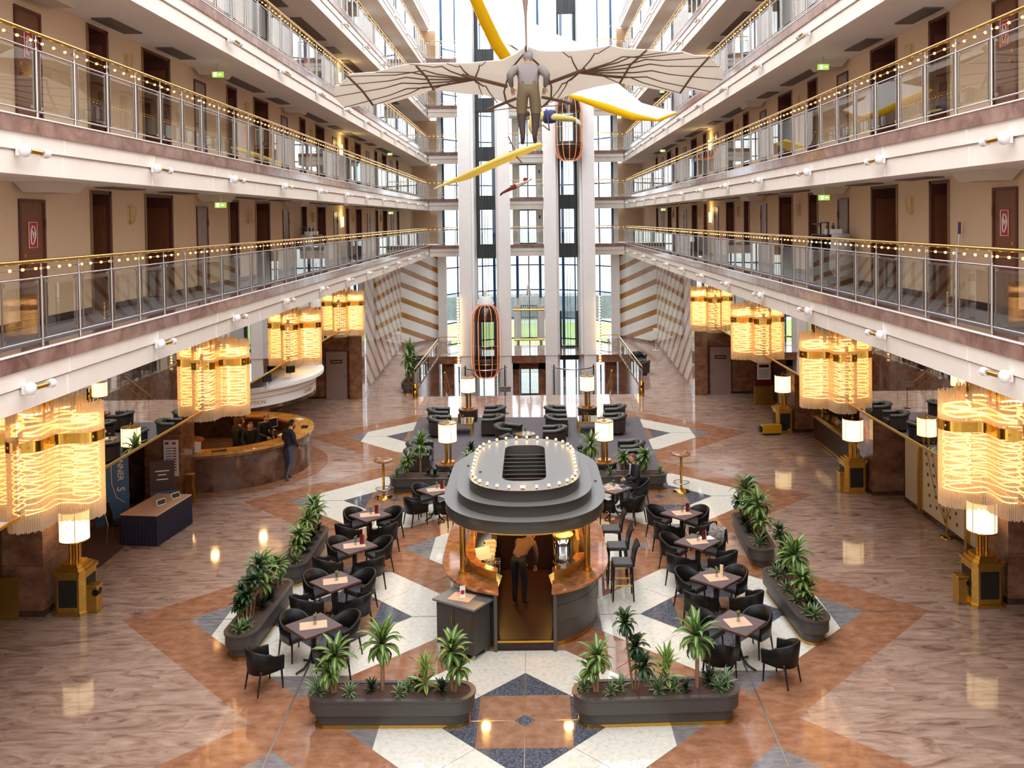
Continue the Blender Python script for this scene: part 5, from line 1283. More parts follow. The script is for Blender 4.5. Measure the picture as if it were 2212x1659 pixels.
# stairwell rails, stands and barriers
for s in (-1, 1):
    x = VOID[0] if s < 0 else VOID[1]; side = 'left' if s < 0 else 'right'
    railing(((x, 39.6, 0), (x, 49.6, 0)), f'brass railing along the {side} edge of the stairwell', spacing=1.1)
    railing(((x, 50.5, 0), (X0+s*4.0, 50.5, 0)), f'short brass railing on the {side} lobby landing', spacing=.6)
    p = AY(860 if s < 0 else 1418, 760, 50); r = thing('rope_stand', f'slim white sign post before the {side} striped wall', 'stand', (G(860, 764).x if s < 0 else G(1417, 757).x, G(860, 764).y if s < 0 else G(1417,757).y, 0)); mb = MB(); mb.cyl((0,0,0),(0,0,1.1),.02,n=8); mb.cyl((0,0,0),(0,0,.02),.25,n=16); mb.build('pole', M['steel_white'], r); mb = MB(); mb.box((0,-.03,1.2),(.3,.02,.22), M=Matrix.Rotation(-.5,3,'X')); mb.build('sign', M['steel_white'], r)
    # warm bulb strip at the lift column
    xb_ = X0+s*4.0; r = thing('light_string', f'vertical strip of warm bulbs on the {side} outer lift column', 'string lights', (xb_, 50.4, -.6)); bm = None
    mb = MB(); mb.bx(-.03,.03,-.01,.02,0,4.0); mb.build('strip', M['brass_old'], r)
    for i in range(24):
        if bm is None: mb = MB(); mb.sph((0,-.04,0), .055, 8, 5); bm = o = mb.build('bulb', M['bulb_big'], r)
        else: o = bm.copy(); COL.objects.link(o); o.parent = r
        o.location = (0, 0, .1+i*.165)
    # glass barrier before the lift
    xm = X0+s*2.42; r = thing('glass_barrier', f'curved glass barrier with steel rail before the {side} lift', 'barrier', (xm, 49.2, -3.0)); ar = [(1.25*math.sin(t), -1.5*math.cos(t)+.2) for t in [-1.25+2.5*i/12 for i in range(13)]]
    mb = MB(); mb.tube([(x,y,2.6) for x, y in ar], .035, 8); mb.build('handrail', M['steel'], r)
    for i in (1, 11): mb = MB(); mb.cyl((ar[i][0],ar[i][1],0),(ar[i][0],ar[i][1],2.75),.035,n=8); mb.build('post', M['dkgrey'], r)
    mb = MB(); mb.loft([[(x,y,.05),(x,y,2.5)] for x, y in ar], closed=False, cap=False); mb.build('pane', M['glass'], r)
r = thing('notice_stand', 'slim black stand with a small grey notice at the stairwell edge', 'stand', (G(1092, 893).x, G(1092, 893).y, 0)); mb = MB(); mb.cyl((0,0,0),(0,0,.95),.012,n=6); mb.cyl((0,0,0),(0,0,.015),.14,n=14); mb.build('pole', M['black'], r); mb = MB(); mb.bx(-.22,.22,-.02,.02,.86,1.05); mb.build('plate', M['vent'], r); mb = MB(); mb.bx(-.24,.24,-.03,.03,1.04,1.07); mb.build('edge', M['steel'], r)
# ------------------------------------------------------------------ lifts and hanging crystal
M['neon'] = mat('orange_neon', (255,150,90), .3, emit=1.5, ecol=(255,130,70))
def capsule(x, z0, z1, lab):
    r = thing('lift_cabin', lab, 'lift', (x, 49.95, z0)); h = z1-z0; R_ = .8
    prof = [(.12,0),(.45,.08),(.66,.28),(.76,.6),(.8,1.0),(.8,h-1.0),(.76,h-.6),(.66,h-.3),(.45,h-.1),(.15,h)]
    mb = MB(); mb.lathe([(a*.96,z) for a, z in prof], n=24); mb.build('glass_shell', M['glass'], r)
    mb = MB(); mb.lathe([(.5,.15),(.7,.5),(.74,.9),(.74,1.05),(.0,1.06)], n=24); mb.lathe([(.0,h-.95),(.72,h-.95),(.62,h-.35),(.3,h-.12)], n=24); [mb.bx(x-.06,x+.06,.3,.42,1.0,h-.9) for x in (-.55,.55)]; mb.build('cabin_body', M['dkbrown'], r)
    mb = MB()
    for k in range(7):
        t = PI+PI*(k+.3)/6.6; mb.tube([(a*1.02*math.cos(t), a*1.02*math.sin(t), z) for a, z in prof], .012, 6)
    mb.build('neon_tube', M['neon'], r)
    mb = MB(); 
    for z in (.9, 1.9): mb.tube([(.8*math.cos(t), .8*math.sin(t), z) for t in [PI+PI*i/16 for i in range(17)]], .02, 6)
    mb.build('handrail', M['steel'], r)
    mb = MB(); mb.lathe([(.5,h),(.42,h+.25),(.3,h+.4)], n=16); mb.cyl((0,0,h+.4),(0,0,h+.75),.09,n=10); mb.build('crown', M['steel_white'], r)
capsule(X0-2.42, -1.2, 3.0, 'left glass lift cabin with orange neon ribs, low near the lobby'); capsule(X0+2.36, 10.9, 14.6, 'right glass lift cabin with orange neon ribs, high behind the gliders')
r = thing('crystal_curtain', 'white crystal chandelier with brass bars hung between the inner lift columns', 'chandelier', (X0, 52.6, 0)); 
mb = MB(); n = 40
for i in range(n):
    t = 2*PI*i/n; x, y = .82*math.cos(t), .82*math.sin(t); mb.cyl((x,y,2.6),(x,y,3.05),.02,n=5,cap=False); mb.cyl((x*1.02,y*1.02,-.2),(x*1.02,y*1.02,2.35),.008,n=4,cap=False); mb.cyl((x*.7,y*.7,3.0),(x*.7,y*.7,3.3),.02,n=5,cap=False)
mb.build('crystal_fringe', M['steel_white'], r)
for z in (2.45, .72): mb = MB(); mb.cyl((-.9,-.82,z),(.9,-.82,z),.06,n=10); mb.build('brass_bar', M['brass'], r)
mb = MB(); mb.cyl((0,0,3.2),(0,0,3.9),.16,.06,n=12); mb.cyl((0,0,3.9),(0,0,5.3),.015,n=5); mb.build('stem', M['steel'], r)
# ------------------------------------------------------------------ gallery fittings
def inst(o, ch, loc, rz, lab): return put(o, ch, loc, rz, lab)
def make_spot():
    r = thing('facade_spotlight', 'x', 'spotlight', group='brass and white spotlights on the gallery edges'); mb = MB(); mb.box((-.03,0,0),(.05,.1,.12)); mb.sph((.03,0,0), .085, 10, 6, 0, (.8,1,1)); mb.build('bracket', M['steel_white'], r)
    mb = MB(); mb.cyl((.06,.05,0),(.06,.36,-.01),.032,n=10); mb.build('barrel', M['brass'], r); mb = MB(); mb.cyl((.06,.34,-.01),(.06,.44,-.012),.05,.06,n=12); mb.build('lens', M['steel_white'], r); return r
sp0 = make_spot(); sps = snap(sp0)
def make_exit():
    r = thing('exit_sign', 'x', 'exit sign', group='green lit exit signs'); mb = MB(); mb.bx(-.12,.12,-.03,.03,-.06,.06); mb.build('case', M['exit'], r); mb = MB(); mb.bx(-.08,-.02,-.034,-.03,-.04,.04); mb.bx(.02,.08,-.034,-.03,-.012,.012); mb.build('pictogram', mat('exit_white', (240,250,230), .4, emit=2.5), r); mb = MB(); mb.cyl((0,0,.06),(0,0,.24),.012,n=5); mb.build('hanger', M['steel'], r); return r
ex0 = make_exit(); exs = snap(ex0)
def make_sconce():
    r = thing('wall_sconce', 'x', 'wall lamp', group='shell wall lamps of the galleries'); mb = MB(); mb.loft([[(0,-.1*w,z),(.09*w,-.07*w,z),(.11*w,0,z),(.09*w,.07*w,z),(0,.1*w,z)] for w, z in ((.25,-.17),(.8,-.1),(1,.05),(1,.17))], 0, True); mb.build('shell', mat('sconce_beige', (196,164,112), .5), r); mb = MB(); mb.bx(0,.02,-.11,.11,-.1,.17); mb.build('plate', mat('sconce_cream', (220,190,140), .5), r); return r
sc0 = make_sconce(); scs = snap(sc0)
mb = MB(); mb.bx(-.17,.17,0,1.26,-.012,.012); vent0 = mb.build('ceiling_vent', M['vent']); tag(vent0, 'x', 'ceiling vent', 'grey vents in the gallery soffits'); vfirst = [True]
def vent(x, y, z, L_, lab):
    if vfirst[0]: o = vent0; vfirst[0] = False
    else: o = vent0.copy(); COL.objects.link(o)
    o.location = (x, y, z); o.scale = (1, L_/1.26, 1); o['label'] = lab
def make_sp():
    r = thing('ceiling_speaker', 'x', 'speaker', group='slanted white ceiling units'); mb = MB(); mb.loft([[(-.3,-.5,0),(.3,-.5,0),(.3,.5,0),(-.3,.5,0)],[(-.2,-.4,-.16),(.2,-.4,-.16),(.2,.4,-.16),(-.2,.4,-.16)]]); mb.build('case', mat('unit_beige', (206,190,172), .6), r); return r
su0 = make_sp(); sus = snap(su0)
ordg = ['', 'first', 'second', 'third', 'fourth', 'fifth']
for lv in range(1, 6):
    for s in (-1, 1):
        side = 'left' if s < 0 else 'right'
        for k in range(12):
            Y = 10.9+3.9*k
            if lv >= 3 and Y < {3: 16, 4: 27, 5: 38}[lv]: continue
            o = inst(sp0, sps, (edge(s, Y)-s*.0+s*.03-s*.06, Y, LV[lv]-.44), 0, f'spotlight on the {side} {ordg[lv]} gallery edge, number {k+1} counted from the viewer')
            o.scale = (-s, 1 if s < 0 or True else 1, 1)
        if lv == 1: continue
        z = LV[lv]-.712
        n = 0
        for k in range(5):
            for y0_, L_ in ((18.1, 1.28), (20.8, 3.6)) if k else ((15.45, 1.26), (18.1, 1.28), (20.8, 3.6)):
                Y = y0_+7.55*k
                if Y+L_ > 54 or lv > 4 and Y < 30: continue
                n += 1; vent(X0+s*7.17, Y, z, L_, f'grey {"long" if L_ > 2 else "short"} vent in the soffit under the {side} {ordg[lv]} gallery, number {n} from the viewer')
        for Y in (20.0, 44.3):
            if lv <= 4: inst(ex0, exs, (X0+s*6.75, Y, LV[lv]-.95), 0, f'green lit exit sign under the {side} {ordg[lv]} gallery, {"nearer" if Y < 30 else "farther"} one')
        for Y in (13.7, 20.9, 28.1):
            if lv <= 3: inst(su0, sus, (X0+s*7.15, Y, LV[lv]-.7), 0, f'slanted white unit on the soffit under the {side} {ordg[lv]} gallery, at bay {round((Y-13.7)/7.2)+1}')
for lv in (1, 2, 3):
    for s in (-1, 1):
        for k in range(5):
            inst(sc0, scs, (WALL(s)-s*.005, 17.15+7.13*k, LV[lv]+1.82-.1), 0 if s < 0 else PI, f'shell wall lamp on the {"left" if s < 0 else "right"} {ordg[lv]} gallery wall, number {k+1} from the viewer')
        p = (WALL(s)-s*.06, 36.2, LV[lv]+1.55); r = thing('wall_light', f'lit tube wall lamp far along the {"left" if s < 0 else "right"} {ordg[lv]} gallery', 'wall lamp', p); mb = MB(); mb.cyl((0,0,-.2),(0,0,.2),.05,n=10); mb.build('tube', mat('tube_glow', (255,244,200), .3, emit=4, ecol=(255,236,170)) if 'tube' not in M else M['tube'], r)
        lamp('wall_lamp_light', (-s*.15,0,.3), 9, (255,220,140), .05, parent=r)
# housekeeping carts
M['linen'] = mat('linen_bag', (186,176,172), .8, var=(160,152,150), scale=5)
def hk_cart(s, Y, lab, dark):
    x = WALL(s)-s*.42; r = thing('housekeeping_cart', lab, 'cart', (x, Y, LV[1]))
    m = M['black'] if dark else M['vent']
    mb = MB(); mb.bx(-.25,.25,-.55,.55,.1,.14)
    for z in (.45, .8, 1.1): mb.bx(-.25,.25,-.55,.55,z,z+.03)
    for y in (-.55, 0, .53): mb.bx(-.25,.25,y,y+.02,.1,1.1)
    mb.build('body', m, r)
    mb = MB()
    for y0_, y1_, z in ((-.55,.0,1.4),(.0,.55,1.36)): mb.tube([(-.22,y0_,1.1),(-.22,y0_,z),(-.22,y1_-.02,z),(-.22,y1_-.02,1.1)], .018, 6)
    mb.build('rail', m, r)
    for y, h in ((-.72,1.15),(.72,1.1)):
        mb = MB(); mb.loft([[(.24*w*math.cos(t)+.0, y+.17*w*math.sin(t), z) for t in [2*PI*i/14 for i in range(14)]] for w, z in ((.6,.2),(1.05,.35),(1.1,.6),(.95,.9),(.85,h))], 0, True); mb.build('linen_bag', M['linen'], r)
    for x_ in (-.2,.2):
        for y in (-.48,.48): mb = MB(); mb.cyl((x_-.02,y,.06),(x_+.02,y,.06),.06,n=12); mb.build('wheel', M['legblack'], r)
    for k in range(5):
        mb = MB(); y = -.42+.2*k
        if k % 2: mb.cyl((0,0,0),(0,0,.2),.035,n=10); mb.cyl((0,0,.2),(0,0,.26),.015,n=8)
        else: mb.box((0,0,.06),(.22,.16,.12))
        o = mb.build('toiletry' if k % 2 else 'towel_stack', [M['blue_steel'], M['leaf']][k // 2 % 2] if k % 2 else M['paper'], loc=(x, Y+y, LV[1]+1.13)); tag(o, f'{"spray bottle" if k % 2 else "folded towels"} on top of the {"right" if s > 0 else "left"} housekeeping cart, item {k+1} from the viewer', 'bottle' if k % 2 else 'towels', 'cleaning things on the housekeeping carts')
hk_cart(1, 20.6, 'black housekeeping cart with linen bags on the right first gallery', True); hk_cart(-1, 29.6, 'grey housekeeping cart with linen bags on the left first gallery', False)
r = thing('mop', 'long mop handle with a blue grip leaning on the right first gallery wall', 'mop', (WALL(1)-.12, 15.0, LV[1])); mb = MB(); mb.cyl((-.1,0,0),(0,0,1.25),.012,n=6); mb.build('handle', M['steel'], r); mb = MB(); mb.cyl((-.002,0,1.22),(.003,0,1.42),.024,n=8); mb.build('grip', mat('grip_blue', (50,56,110), .5), r); mb = MB(); mb.bx(-.22,.0,-.12,.12,0,.04); mb.build('head', M['dkgrey'], r)
# ------------------------------------------------------------------ people
M['skin'] = mat('skin', (206,158,130), .55); M['hair_dark'] = mat('dark_hair', (44,34,28), .7); M['hair_brown'] = mat('brown_hair', (110,80,56), .7)
STAND = {'pelvis':(0,0,.95),'spine':(0,.0,1.12),'chest':(0,.0,1.34),'neck':(0,.0,1.52),'head':(0,-.01,1.62),
 'shL':(.17,0,1.43),'elL':(.23,.03,1.15),'wrL':(.22,-.06,.92),'shR':(-.17,0,1.43),'elR':(-.23,.03,1.15),'wrR':(-.22,-.06,.92),
 'hipL':(.09,0,.92),'knL':(.1,-.01,.5),'anL':(.1,.02,.09),'toL':(.11,-.14,.04),'hipR':(-.09,0,.92),'knR':(-.1,-.01,.5),'anR':(-.1,.02,.09),'toR':(-.11,-.14,.04)}
BONES = [('pelvis','spine','top'),('spine','chest','top'),('chest','neck','top'),('neck','head','skin'),('chest','shL','top'),('shL','elL','top'),('elL','wrL','top'),('chest','shR','top'),('shR','elR','top'),('elR','wrR','top'),
 ('pelvis','hipL','leg'),('hipL','knL','leg'),('knL','anL','shin'),('anL','toL','shoe'),('pelvis','hipR','leg'),('hipR','knR','leg'),('knR','anR','shin'),('anR','toR','shoe')]
RAD = {'pelvis':.14,'spine':.135,'chest':.15,'neck':.06,'head':.06,'sh':.078,'el':.052,'wr':.036,'hip':.10,'kn':.066,'an':.046,'to':.038}
def person(label, loc, rz, pose, top, leg, shoe, shin=None, hair='hair_dark', face=(0,-1,0), bulk=1.0, cap=None, extra=None):
    root = thing('person', label, 'person', loc, rz)
    J = {k: Vector(v) for k, v in {**STAND, **pose}.items()}
    names = list(J); me = bpy.data.meshes.new('person'); me.from_pydata([J[n] for n in names], [(names.index(a), names.index(b)) for a, b, _ in BONES], []); 
    o = bpy.data.objects.new('person_tmp', me); COL.objects.link(o)
    md = o.modifiers.new('skin', 'SKIN'); md.use_smooth_shade = True; md.branch_smoothing = .6
    if not me.skin_vertices: me.skin_vertices.new()
    for i, n in enumerate(names):
        r = RAD.get(n, RAD.get(n[:2], RAD.get(n[:3], .06)))
        if n in ('pelvis','spine','chest') or n[:2] in ('sh','el','hi','kn'): r *= bulk
        v = me.skin_vertices[0].data[i]; v.radius = (r, r); v.use_root = (n == 'pelvis')
    sb = o.modifiers.new('sub', 'SUBSURF'); sb.levels = 2
    dg = bpy.context.evaluated_depsgraph_get(); ev = bpy.data.meshes.new_from_object(o.evaluated_get(dg))
    vs = [v.co.copy() for v in ev.vertices]; fs = [tuple(p.vertices) for p in ev.polygons]
    bpy.data.objects.remove(o)
    keys = ['top','leg','shin','shoe','skin','dark']; mats_ = [M[top], M[leg], M[shin or leg], M[shoe], M['skin'], M['hair_dark']]
    mb = MB(); mb.v = [tuple(v) for v in vs]
    for f in fs:
        c = sum((vs[i] for i in f), Vector())/len(f); best = None
        for a, b, k in BONES:
            p, q = J[a], J[b]; d = q-p; t = max(0, min(1, (c-p).dot(d)/max(1e-9, d.dot(d)))); e_ = (c-(p+d*t)).length
            if a == 'pelvis' and b == 'spine' and t < .12: k = 'leg'
            if best is None or e_ < best[0]: best = (e_, k)
        mb.f.append(f); mb.m.append(keys.index(best[1])); mb.s.append(True)
    # head with a face
    fd = Vector(face).normalized(); up = (J['head']-J['neck']).normalized(); side = fd.cross(up).normalized(); up = side.cross(fd).normalized()
    HM = Matrix((side, -fd, up)).transposed(); hc = J['head']+up*.045
    mb.sph(hc, .1, 14, 10, 4, (.80,.98,1.2), HM)
    mb.sph(hc+fd*.1-up*.01, .02, 8, 5, 4, (.8,1,1.3), HM)
    for s_ in (-1, 1):
        mb.sph(hc+side*s_*.082-up*.005, .026, 8, 5, 4, (.4,.7,1.2), HM); mb.sph(hc+fd*.09+side*s_*.032+up*.015, .008, 6, 4, 5, (1,.6,.7), HM)
    mb.box(hc+fd*.092-up*.05, (.045,.01,.008), 5, M=HM)
    # hands
    for s_ in 'LR':
        w, e_ = J['wr'+s_], J['el'+s_]; d = (w-e_).normalized(); n_ = d.cross(fd); n_ = n_.normalized() if n_.length > .1 else d.orthogonal()
        b_ = d.cross(n_)
        HB = Matrix((n_, b_, d)).transposed(); mb.sph(w+d*.05, .045, 8, 6, 4, (.85,.42,1.15), HB)
        for i in range(4):
            p0 = w+d*.085+n_*(.028-.0187*i); mb.tube([p0, p0+d*(.035+.006*(i in (1,2)))+b_*.008, p0+d*(.055+.008*(i in (1,2)))+b_*.03], [.0095,.009,.007], 6, 4)
        p0 = w+d*.035+n_*.035; mb.tube([p0, p0+n_*.025+d*.025+b_*.01, p0+n_*.03+d*.055+b_*.02], [.011,.01,.008], 6, 4)
    mb.build('body', mats_, root)
    hb = MB()
    if cap: hb.sph(hc+up*.03-fd*.008, .108, 14, 8, 0, (.84,1.0,1.0), HM); hb.box(hc+fd*.11+up*.03, (.12,.09,.012), 0, M=HM); hb.build('cap', M[cap], root)
    else:
        k = []; 
        for i in range(5):
            for j in range(15):
                t, p = 2*PI*j/14, PI*.5*i/4*1.25
                q = Vector((.086*math.sin(p)*math.cos(t), .104*math.sin(p)*math.sin(t), .126*math.cos(p)))
                if q.y < -.03: q.z = max(q.z, .085)
                k.append(hc+HM @ q+up*.004)
        hb.add(k, [(i*15+j, i*15+j+1, (i+1)*15+j+1, (i+1)*15+j) for i in range(4) for j in range(14)], 0, True); hb.build('hair', M[hair], root)
    return root, J
for n, c in (('jacket_black',(30,32,42)),('jeans',(74,82,98)),('shoe_grey',(110,90,80)),('suit',(38,36,42)),('shirt_blue',(170,186,214)),('uniform',(34,30,32)),('shirt_stripe',(128,118,114)),('olive',(110,94,66)),('stocking',(72,58,54)),('shoe_brown',(70,52,44)),
             ('suit_yellow',(216,200,120)),('suit_blue',(52,62,120)),('trainer',(226,228,226)),('red_trousers',(150,58,52)),('shirt_white',(232,226,216)),('cap_grey',(150,150,152)),('pink_shirt',(104,78,64)),('black_trousers',(26,26,30)),('red_cap',(150,60,56))): M[n] = mat(n, c, .75)
p = G(625, 1036)
pr_, J_ = person('person in a dark hooded jacket and jeans walking up to the reception desk', (p.x, p.y, 0), PI-.5, {'chest':(0,-.05,1.34),'neck':(0,-.09,1.51),'head':(0,-.13,1.61),'elL':(.26,-.05,1.16),'wrL':(.2,-.28,1.12),'elR':(-.27,.02,1.15),'wrR':(-.24,-.16,.98),
   'knR':(-.1,.02,.5),'anR':(-.1,.22,.14),'toR':(-.1,.14,.03),'knL':(.1,-.1,.5),'anL':(.1,-.08,.09),'toL':(.11,-.24,.04)}, 'jacket_black', 'jeans', 'shoe_grey', bulk=1.12)
mb = MB(); mb.sph((0,.1,1.47), .11, 12, 8, 0, (1.1,.6,.7)); mb.build('hood', M['jacket_black'], pr_)
SIT = {'pelvis':(0,.1,.56),'spine':(0,.1,.74),'chest':(0,.06,.97),'neck':(0,.03,1.14),'head':(0,.0,1.24),'shL':(.17,.06,1.06),'shR':(-.17,.06,1.06),'elL':(.22,.02,.8),'wrL':(.06,-.22,.74),'elR':(-.22,.02,.8),'wrR':(-.04,-.24,.74),
  'hipL':(.1,.06,.54),'knL':(.12,-.38,.54),'anL':(.11,-.36,.09),'toL':(.12,-.52,.04),'hipR':(-.1,.06,.54),'knR':(-.12,-.38,.53),'anR':(-.12,-.42,.09),'toR':(-.13,-.58,.04)}
p = G(1367, 1052, .5); sx_, sy_ = p.x, p.y
pr_, J_ = person('person in a dark suit and blue tie sitting at the table right of the bar', (sx_, sy_, 0), -PI/2+.25, SIT, 'suit', 'suit', 'black', hair='hair_brown', bulk=1.08)
mb = MB(); mb.loft([[(-.05,-.09,1.13),(.05,-.09,1.13),(.05,-.06,1.13),(-.05,-.06,1.13)],[(-.02,-.11,.85),(.02,-.11,.85),(.02,-.08,.85),(-.02,-.08,.85)]]); mb.build('shirt_front', M['shirt_white'], pr_); mb = MB(); mb.loft([[(-.014,-.1,1.12),(.014,-.1,1.12),(.014,-.09,1.12),(-.014,-.09,1.12)],[(-.028,-.122,.88),(.028,-.122,.88),(.028,-.11,.88),(-.028,-.11,.88)]]); mb.build('tie', mat('blue_tie', (40,56,130), .5), pr_)
put(ch_0, chs, (sx_+.14, sy_-.02, 0), -PI/2+.2, 'black tub chair under the seated man in the suit')
for k, (x, y, rz, lab) in enumerate(((-8.95,27.3,2.6,'the left one behind the reception desk'),(-8.45,27.0,.3,'the middle one behind the reception desk'),(-8.35,28.0,.9,'the right one behind the reception desk'))):
    person(f'person in a dark uniform with white collar, {lab}', (x-.15, y, 0), rz, {'chest':(0,-.04,1.30),'neck':(0,-.1,1.45),'head':(0,-.15,1.53),'wrL':(.12,-.34,1.02),'elL':(.24,-.1,1.1),'wrR':(-.12,-.34,1.02),'elR':(-.24,-.1,1.1)}, 'uniform', 'black_trousers', 'black')
    c = bpy.data.objects[-1] if False else None
p = G(1128, 1332, .165)
person('person in light shirt and black trousers bending inside the bar doorway', (p.x-.05, p.y+.5, .165), PI-.4, {'pelvis':(0,.05,.93),'spine':(0,-.08,1.05),'chest':(0,-.28,1.14),'neck':(0,-.46,1.16),'head':(0,-.55,1.14),'shL':(.17,-.33,1.14),'shR':(-.17,-.33,1.14),'elL':(.2,-.38,.86),'wrL':(.14,-.48,.64),'elR':(-.2,-.38,.86),'wrR':(-.14,-.48,.64),'hipL':(.09,.05,.9),'hipR':(-.09,.05,.9)}, 'pink_shirt', 'black_trousers', 'shoe_brown', hair='hair_brown', face=(0,-.7,-.7))
# ------------------------------------------------------------------ hanging gliders
def cloth(name, c, tr=.35):
    m = bpy.data.materials.new(name); m.use_nodes = True; nt = m.node_tree; nt.nodes.remove(nt.nodes['Principled BSDF']); out = nt.nodes['Material Output']
    d = nt.nodes.new('ShaderNodeBsdfDiffuse'); d.inputs[0].default_value = lin(c); t = nt.nodes.new('ShaderNodeBsdfTranslucent'); t.inputs[0].default_value = lin(c)
    x = nt.nodes.new('ShaderNodeMixShader'); x.inputs[0].default_value = tr; nt.links.new(d.outputs[0], x.inputs[1]); nt.links.new(t.outputs[0], x.inputs[2]); nt.links.new(x.outputs[0], out.inputs[0]); return m
M['canvas'] = cloth('canvas_sail', (240,234,226), .45); M['sail_white'] = cloth('white_sail', (250,250,250), .6); M['sail_yellow'] = cloth('yellow_sail', (244,206,40), .45); M['sail_pale'] = cloth('pale_yellow_sail', (250,232,150), .45); M['cane'] = mat('cane_wood', (112,84,62), .6)
def ribbon(mb, top, bot, m=0, th=.012):
    """thin cloth between two edges, with thickness"""
    n = len(top); vs = list(top)+list(bot); nn = [(Vector(v)+Vector((0,0,th))) for v in vs]
    mb.add(vs, [(i, i+1, n+i+1, n+i) for i in range(n-1)], m, True); mb.add(nn, [(i, n+i, n+i+1, i+1) for i in range(n-1)], m, True)
YC = 17.2
def gp(x, y): return AY(x, y, YC+(y-165)*.015)
gl = thing('glider', 'bat winged beige canvas glider with wooden ribs hung in the middle of the hall', 'glider', (0,0,0))
def samp(pts, n):
    pts = [Vector(p) for p in pts]; L = [0]
    for a, b in zip(pts, pts[1:]): L.append(L[-1]+(b-a).length)
    out = []
    for i in range(n):
        t = L[-1]*i/(n-1); k = max(j for j in range(len(L)) if L[j] <= t+1e-6); k = min(k, len(pts)-2)
        out.append(pts[k].lerp(pts[k+1], (t-L[k])/max(1e-6, L[k+1]-L[k])))
    return out
for nm, tp, bt in (('left', [(1136,101),(1112,118),(1085,130),(1050,133),(1010,137),(965,137),(920,138),(885,138),(850,145),(812,156),(785,158),(757,160),(740,178),(731,187)], [(1145,240),(1112,232),(1085,220),(1050,206),(1010,203),(965,198),(936,193),(905,205),(875,213),(845,222),(810,226),(775,229),(744,233),(722,210)]),
                   ('right', [(1140,101),(1165,110),(1200,111),(1240,110),(1270,107),(1318,99),(1350,106),(1400,108),(1440,112),(1475,112),(1500,120),(1533,121),(1552,144),(1560,150)], [(1145,240),(1180,226),(1215,212),(1250,197),(1290,187),(1338,179),(1370,186),(1400,190),(1440,197),(1466,200),(1500,195),(1534,198),(1545,180),(1560,172)])):
    mb = MB(); a = [gp(*q) for q in tp]; b = [gp(*q) for q in bt]
    rows = []
    for k in range(5): rows.append([p.lerp(q, k/4)+Vector((0,-.10*math.sin(PI*k/4),.10*math.sin(PI*k/4))) for p, q in zip(a, b)])
    for k in range(4): ribbon(mb, rows[k], rows[k+1])
    mb.build('wing_sail', M['canvas'], gl)
    hub = gp(1025, 172) if nm == 'left' else gp(1250, 157)
    mb = MB()
    ends = [(1050,133),(965,137),(885,138),(812,156),(757,165),(735,185),(722,209),(744,232),(810,226),(936,193),(1042,206),(1075,222)] if nm == 'left' else [(1215,112),(1318,99),(1440,112),(1475,114),(1540,124),(1554,144),(1560,172),(1534,198),(1466,200),(1338,180),(1205,212),(1180,226)]
    off = Vector((0, -.09, -.02))
    for e_ in ends:
        q = gp(*e_); mid = hub.lerp(q, .5)+Vector((0,-.06,.10)); mb.tube([hub+off, hub.lerp(q,.25).lerp(mid,.5)+off, mid+off, hub.lerp(q,.75).lerp(mid,.5)+off, q+off*.3], [.016,.014,.012,.010,.008], 6)
    for pts in (([(900,141),(922,165),(938,193)],[(752,162),(785,195),(808,226)]) if nm == 'left' else ([(1395,108),(1360,140),(1338,178)],[(1530,122),(1495,160),(1467,200)])): mb.tube([gp(*q)+off*1.3 for q in pts], .022, 6)
    mb.build('wing_ribs', M['cane'], gl)
mb = MB()
for q0, q1, r in (((1000,165),(1096,190),.035),((1180,184),(1262,154),.035),((1115,215),(1054,240),.03),((1170,212),(1234,226),.03)): mb.cyl(gp(*q0)+Vector((0,-.15,0)), gp(*q1)+Vector((0,-.2,0)), r, n=8)
ringp = [(1136,115),(1122,130),(1106,150),(1096,175),(1089,200),(1094,224),(1115,236),(1145,234),(1172,232),(1190,215),(1191,190),(1183,165),(1170,148),(1150,130)]
mb.tube([gp(*q)+Vector((0,-.12,0)) for q in ringp], .018, 6, closed=True); mb.tube([gp(*q)+Vector((0,-.14,0)) for q in ((1105,151),(1136,149),(1170,146))], .018, 6); mb.tube([gp(1136,102)+Vector((0,-.1,0)), gp(1137,150)+Vector((0,-.14,0))], .02, 6)
mb.tube([gp(*q)+Vector((0,-.1,0)) for q in ((1060,240),(1118,234),(1200,230),(1236,226))], .01, 5)
mb.build('frame', M['cane'], gl)
mb = MB(); t0 = gp(1137, 101); t1 = AY(1133, -60, YC-1); mb.tube([t0, t0.lerp(t1,.4), t0.lerp(t1,.6), t1], [.014,.02,.05,.07], 8); mb.tube([t1, t1+Vector((0,0,9))], .012, 5); mb.build('rope', mat('rope', (150,128,110), .8), gl)
p = AY(1143, 312, 16.1)
pr_, J_ = person('hanging pilot figure in grey cap, striped shirt and olive breeches seen from behind', (p.x, p.y, p.z), PI, {'pelvis':(0,.05,1.0),'spine':(0,-.05,1.14),'chest':(0,-.17,1.32),'neck':(0,-.24,1.47),'head':(0,-.28,1.56),
  'shL':(.19,-.18,1.42),'shR':(-.19,-.18,1.42),'elL':(.34,-.02,1.24),'wrL':(.30,-.2,1.05),'elR':(-.34,-.02,1.24),'wrR':(-.30,-.2,1.05),'hipL':(.11,.05,.95),'hipR':(-.11,.05,.95),'knL':(.13,.0,.55),'knR':(-.13,.0,.55),'anL':(.11,.06,.13),'anR':(-.10,.06,.15),'toL':(.12,-.02,.0),'toR':(-.11,-.02,.02)}, 'shirt_stripe', 'olive', 'shoe_brown', shin='stocking', cap='cap_grey', bulk=1.45, face=(0,-1,.1))
pr_['label'] = 'hanging pilot figure in grey cap and olive breeches under the bat winged glider'
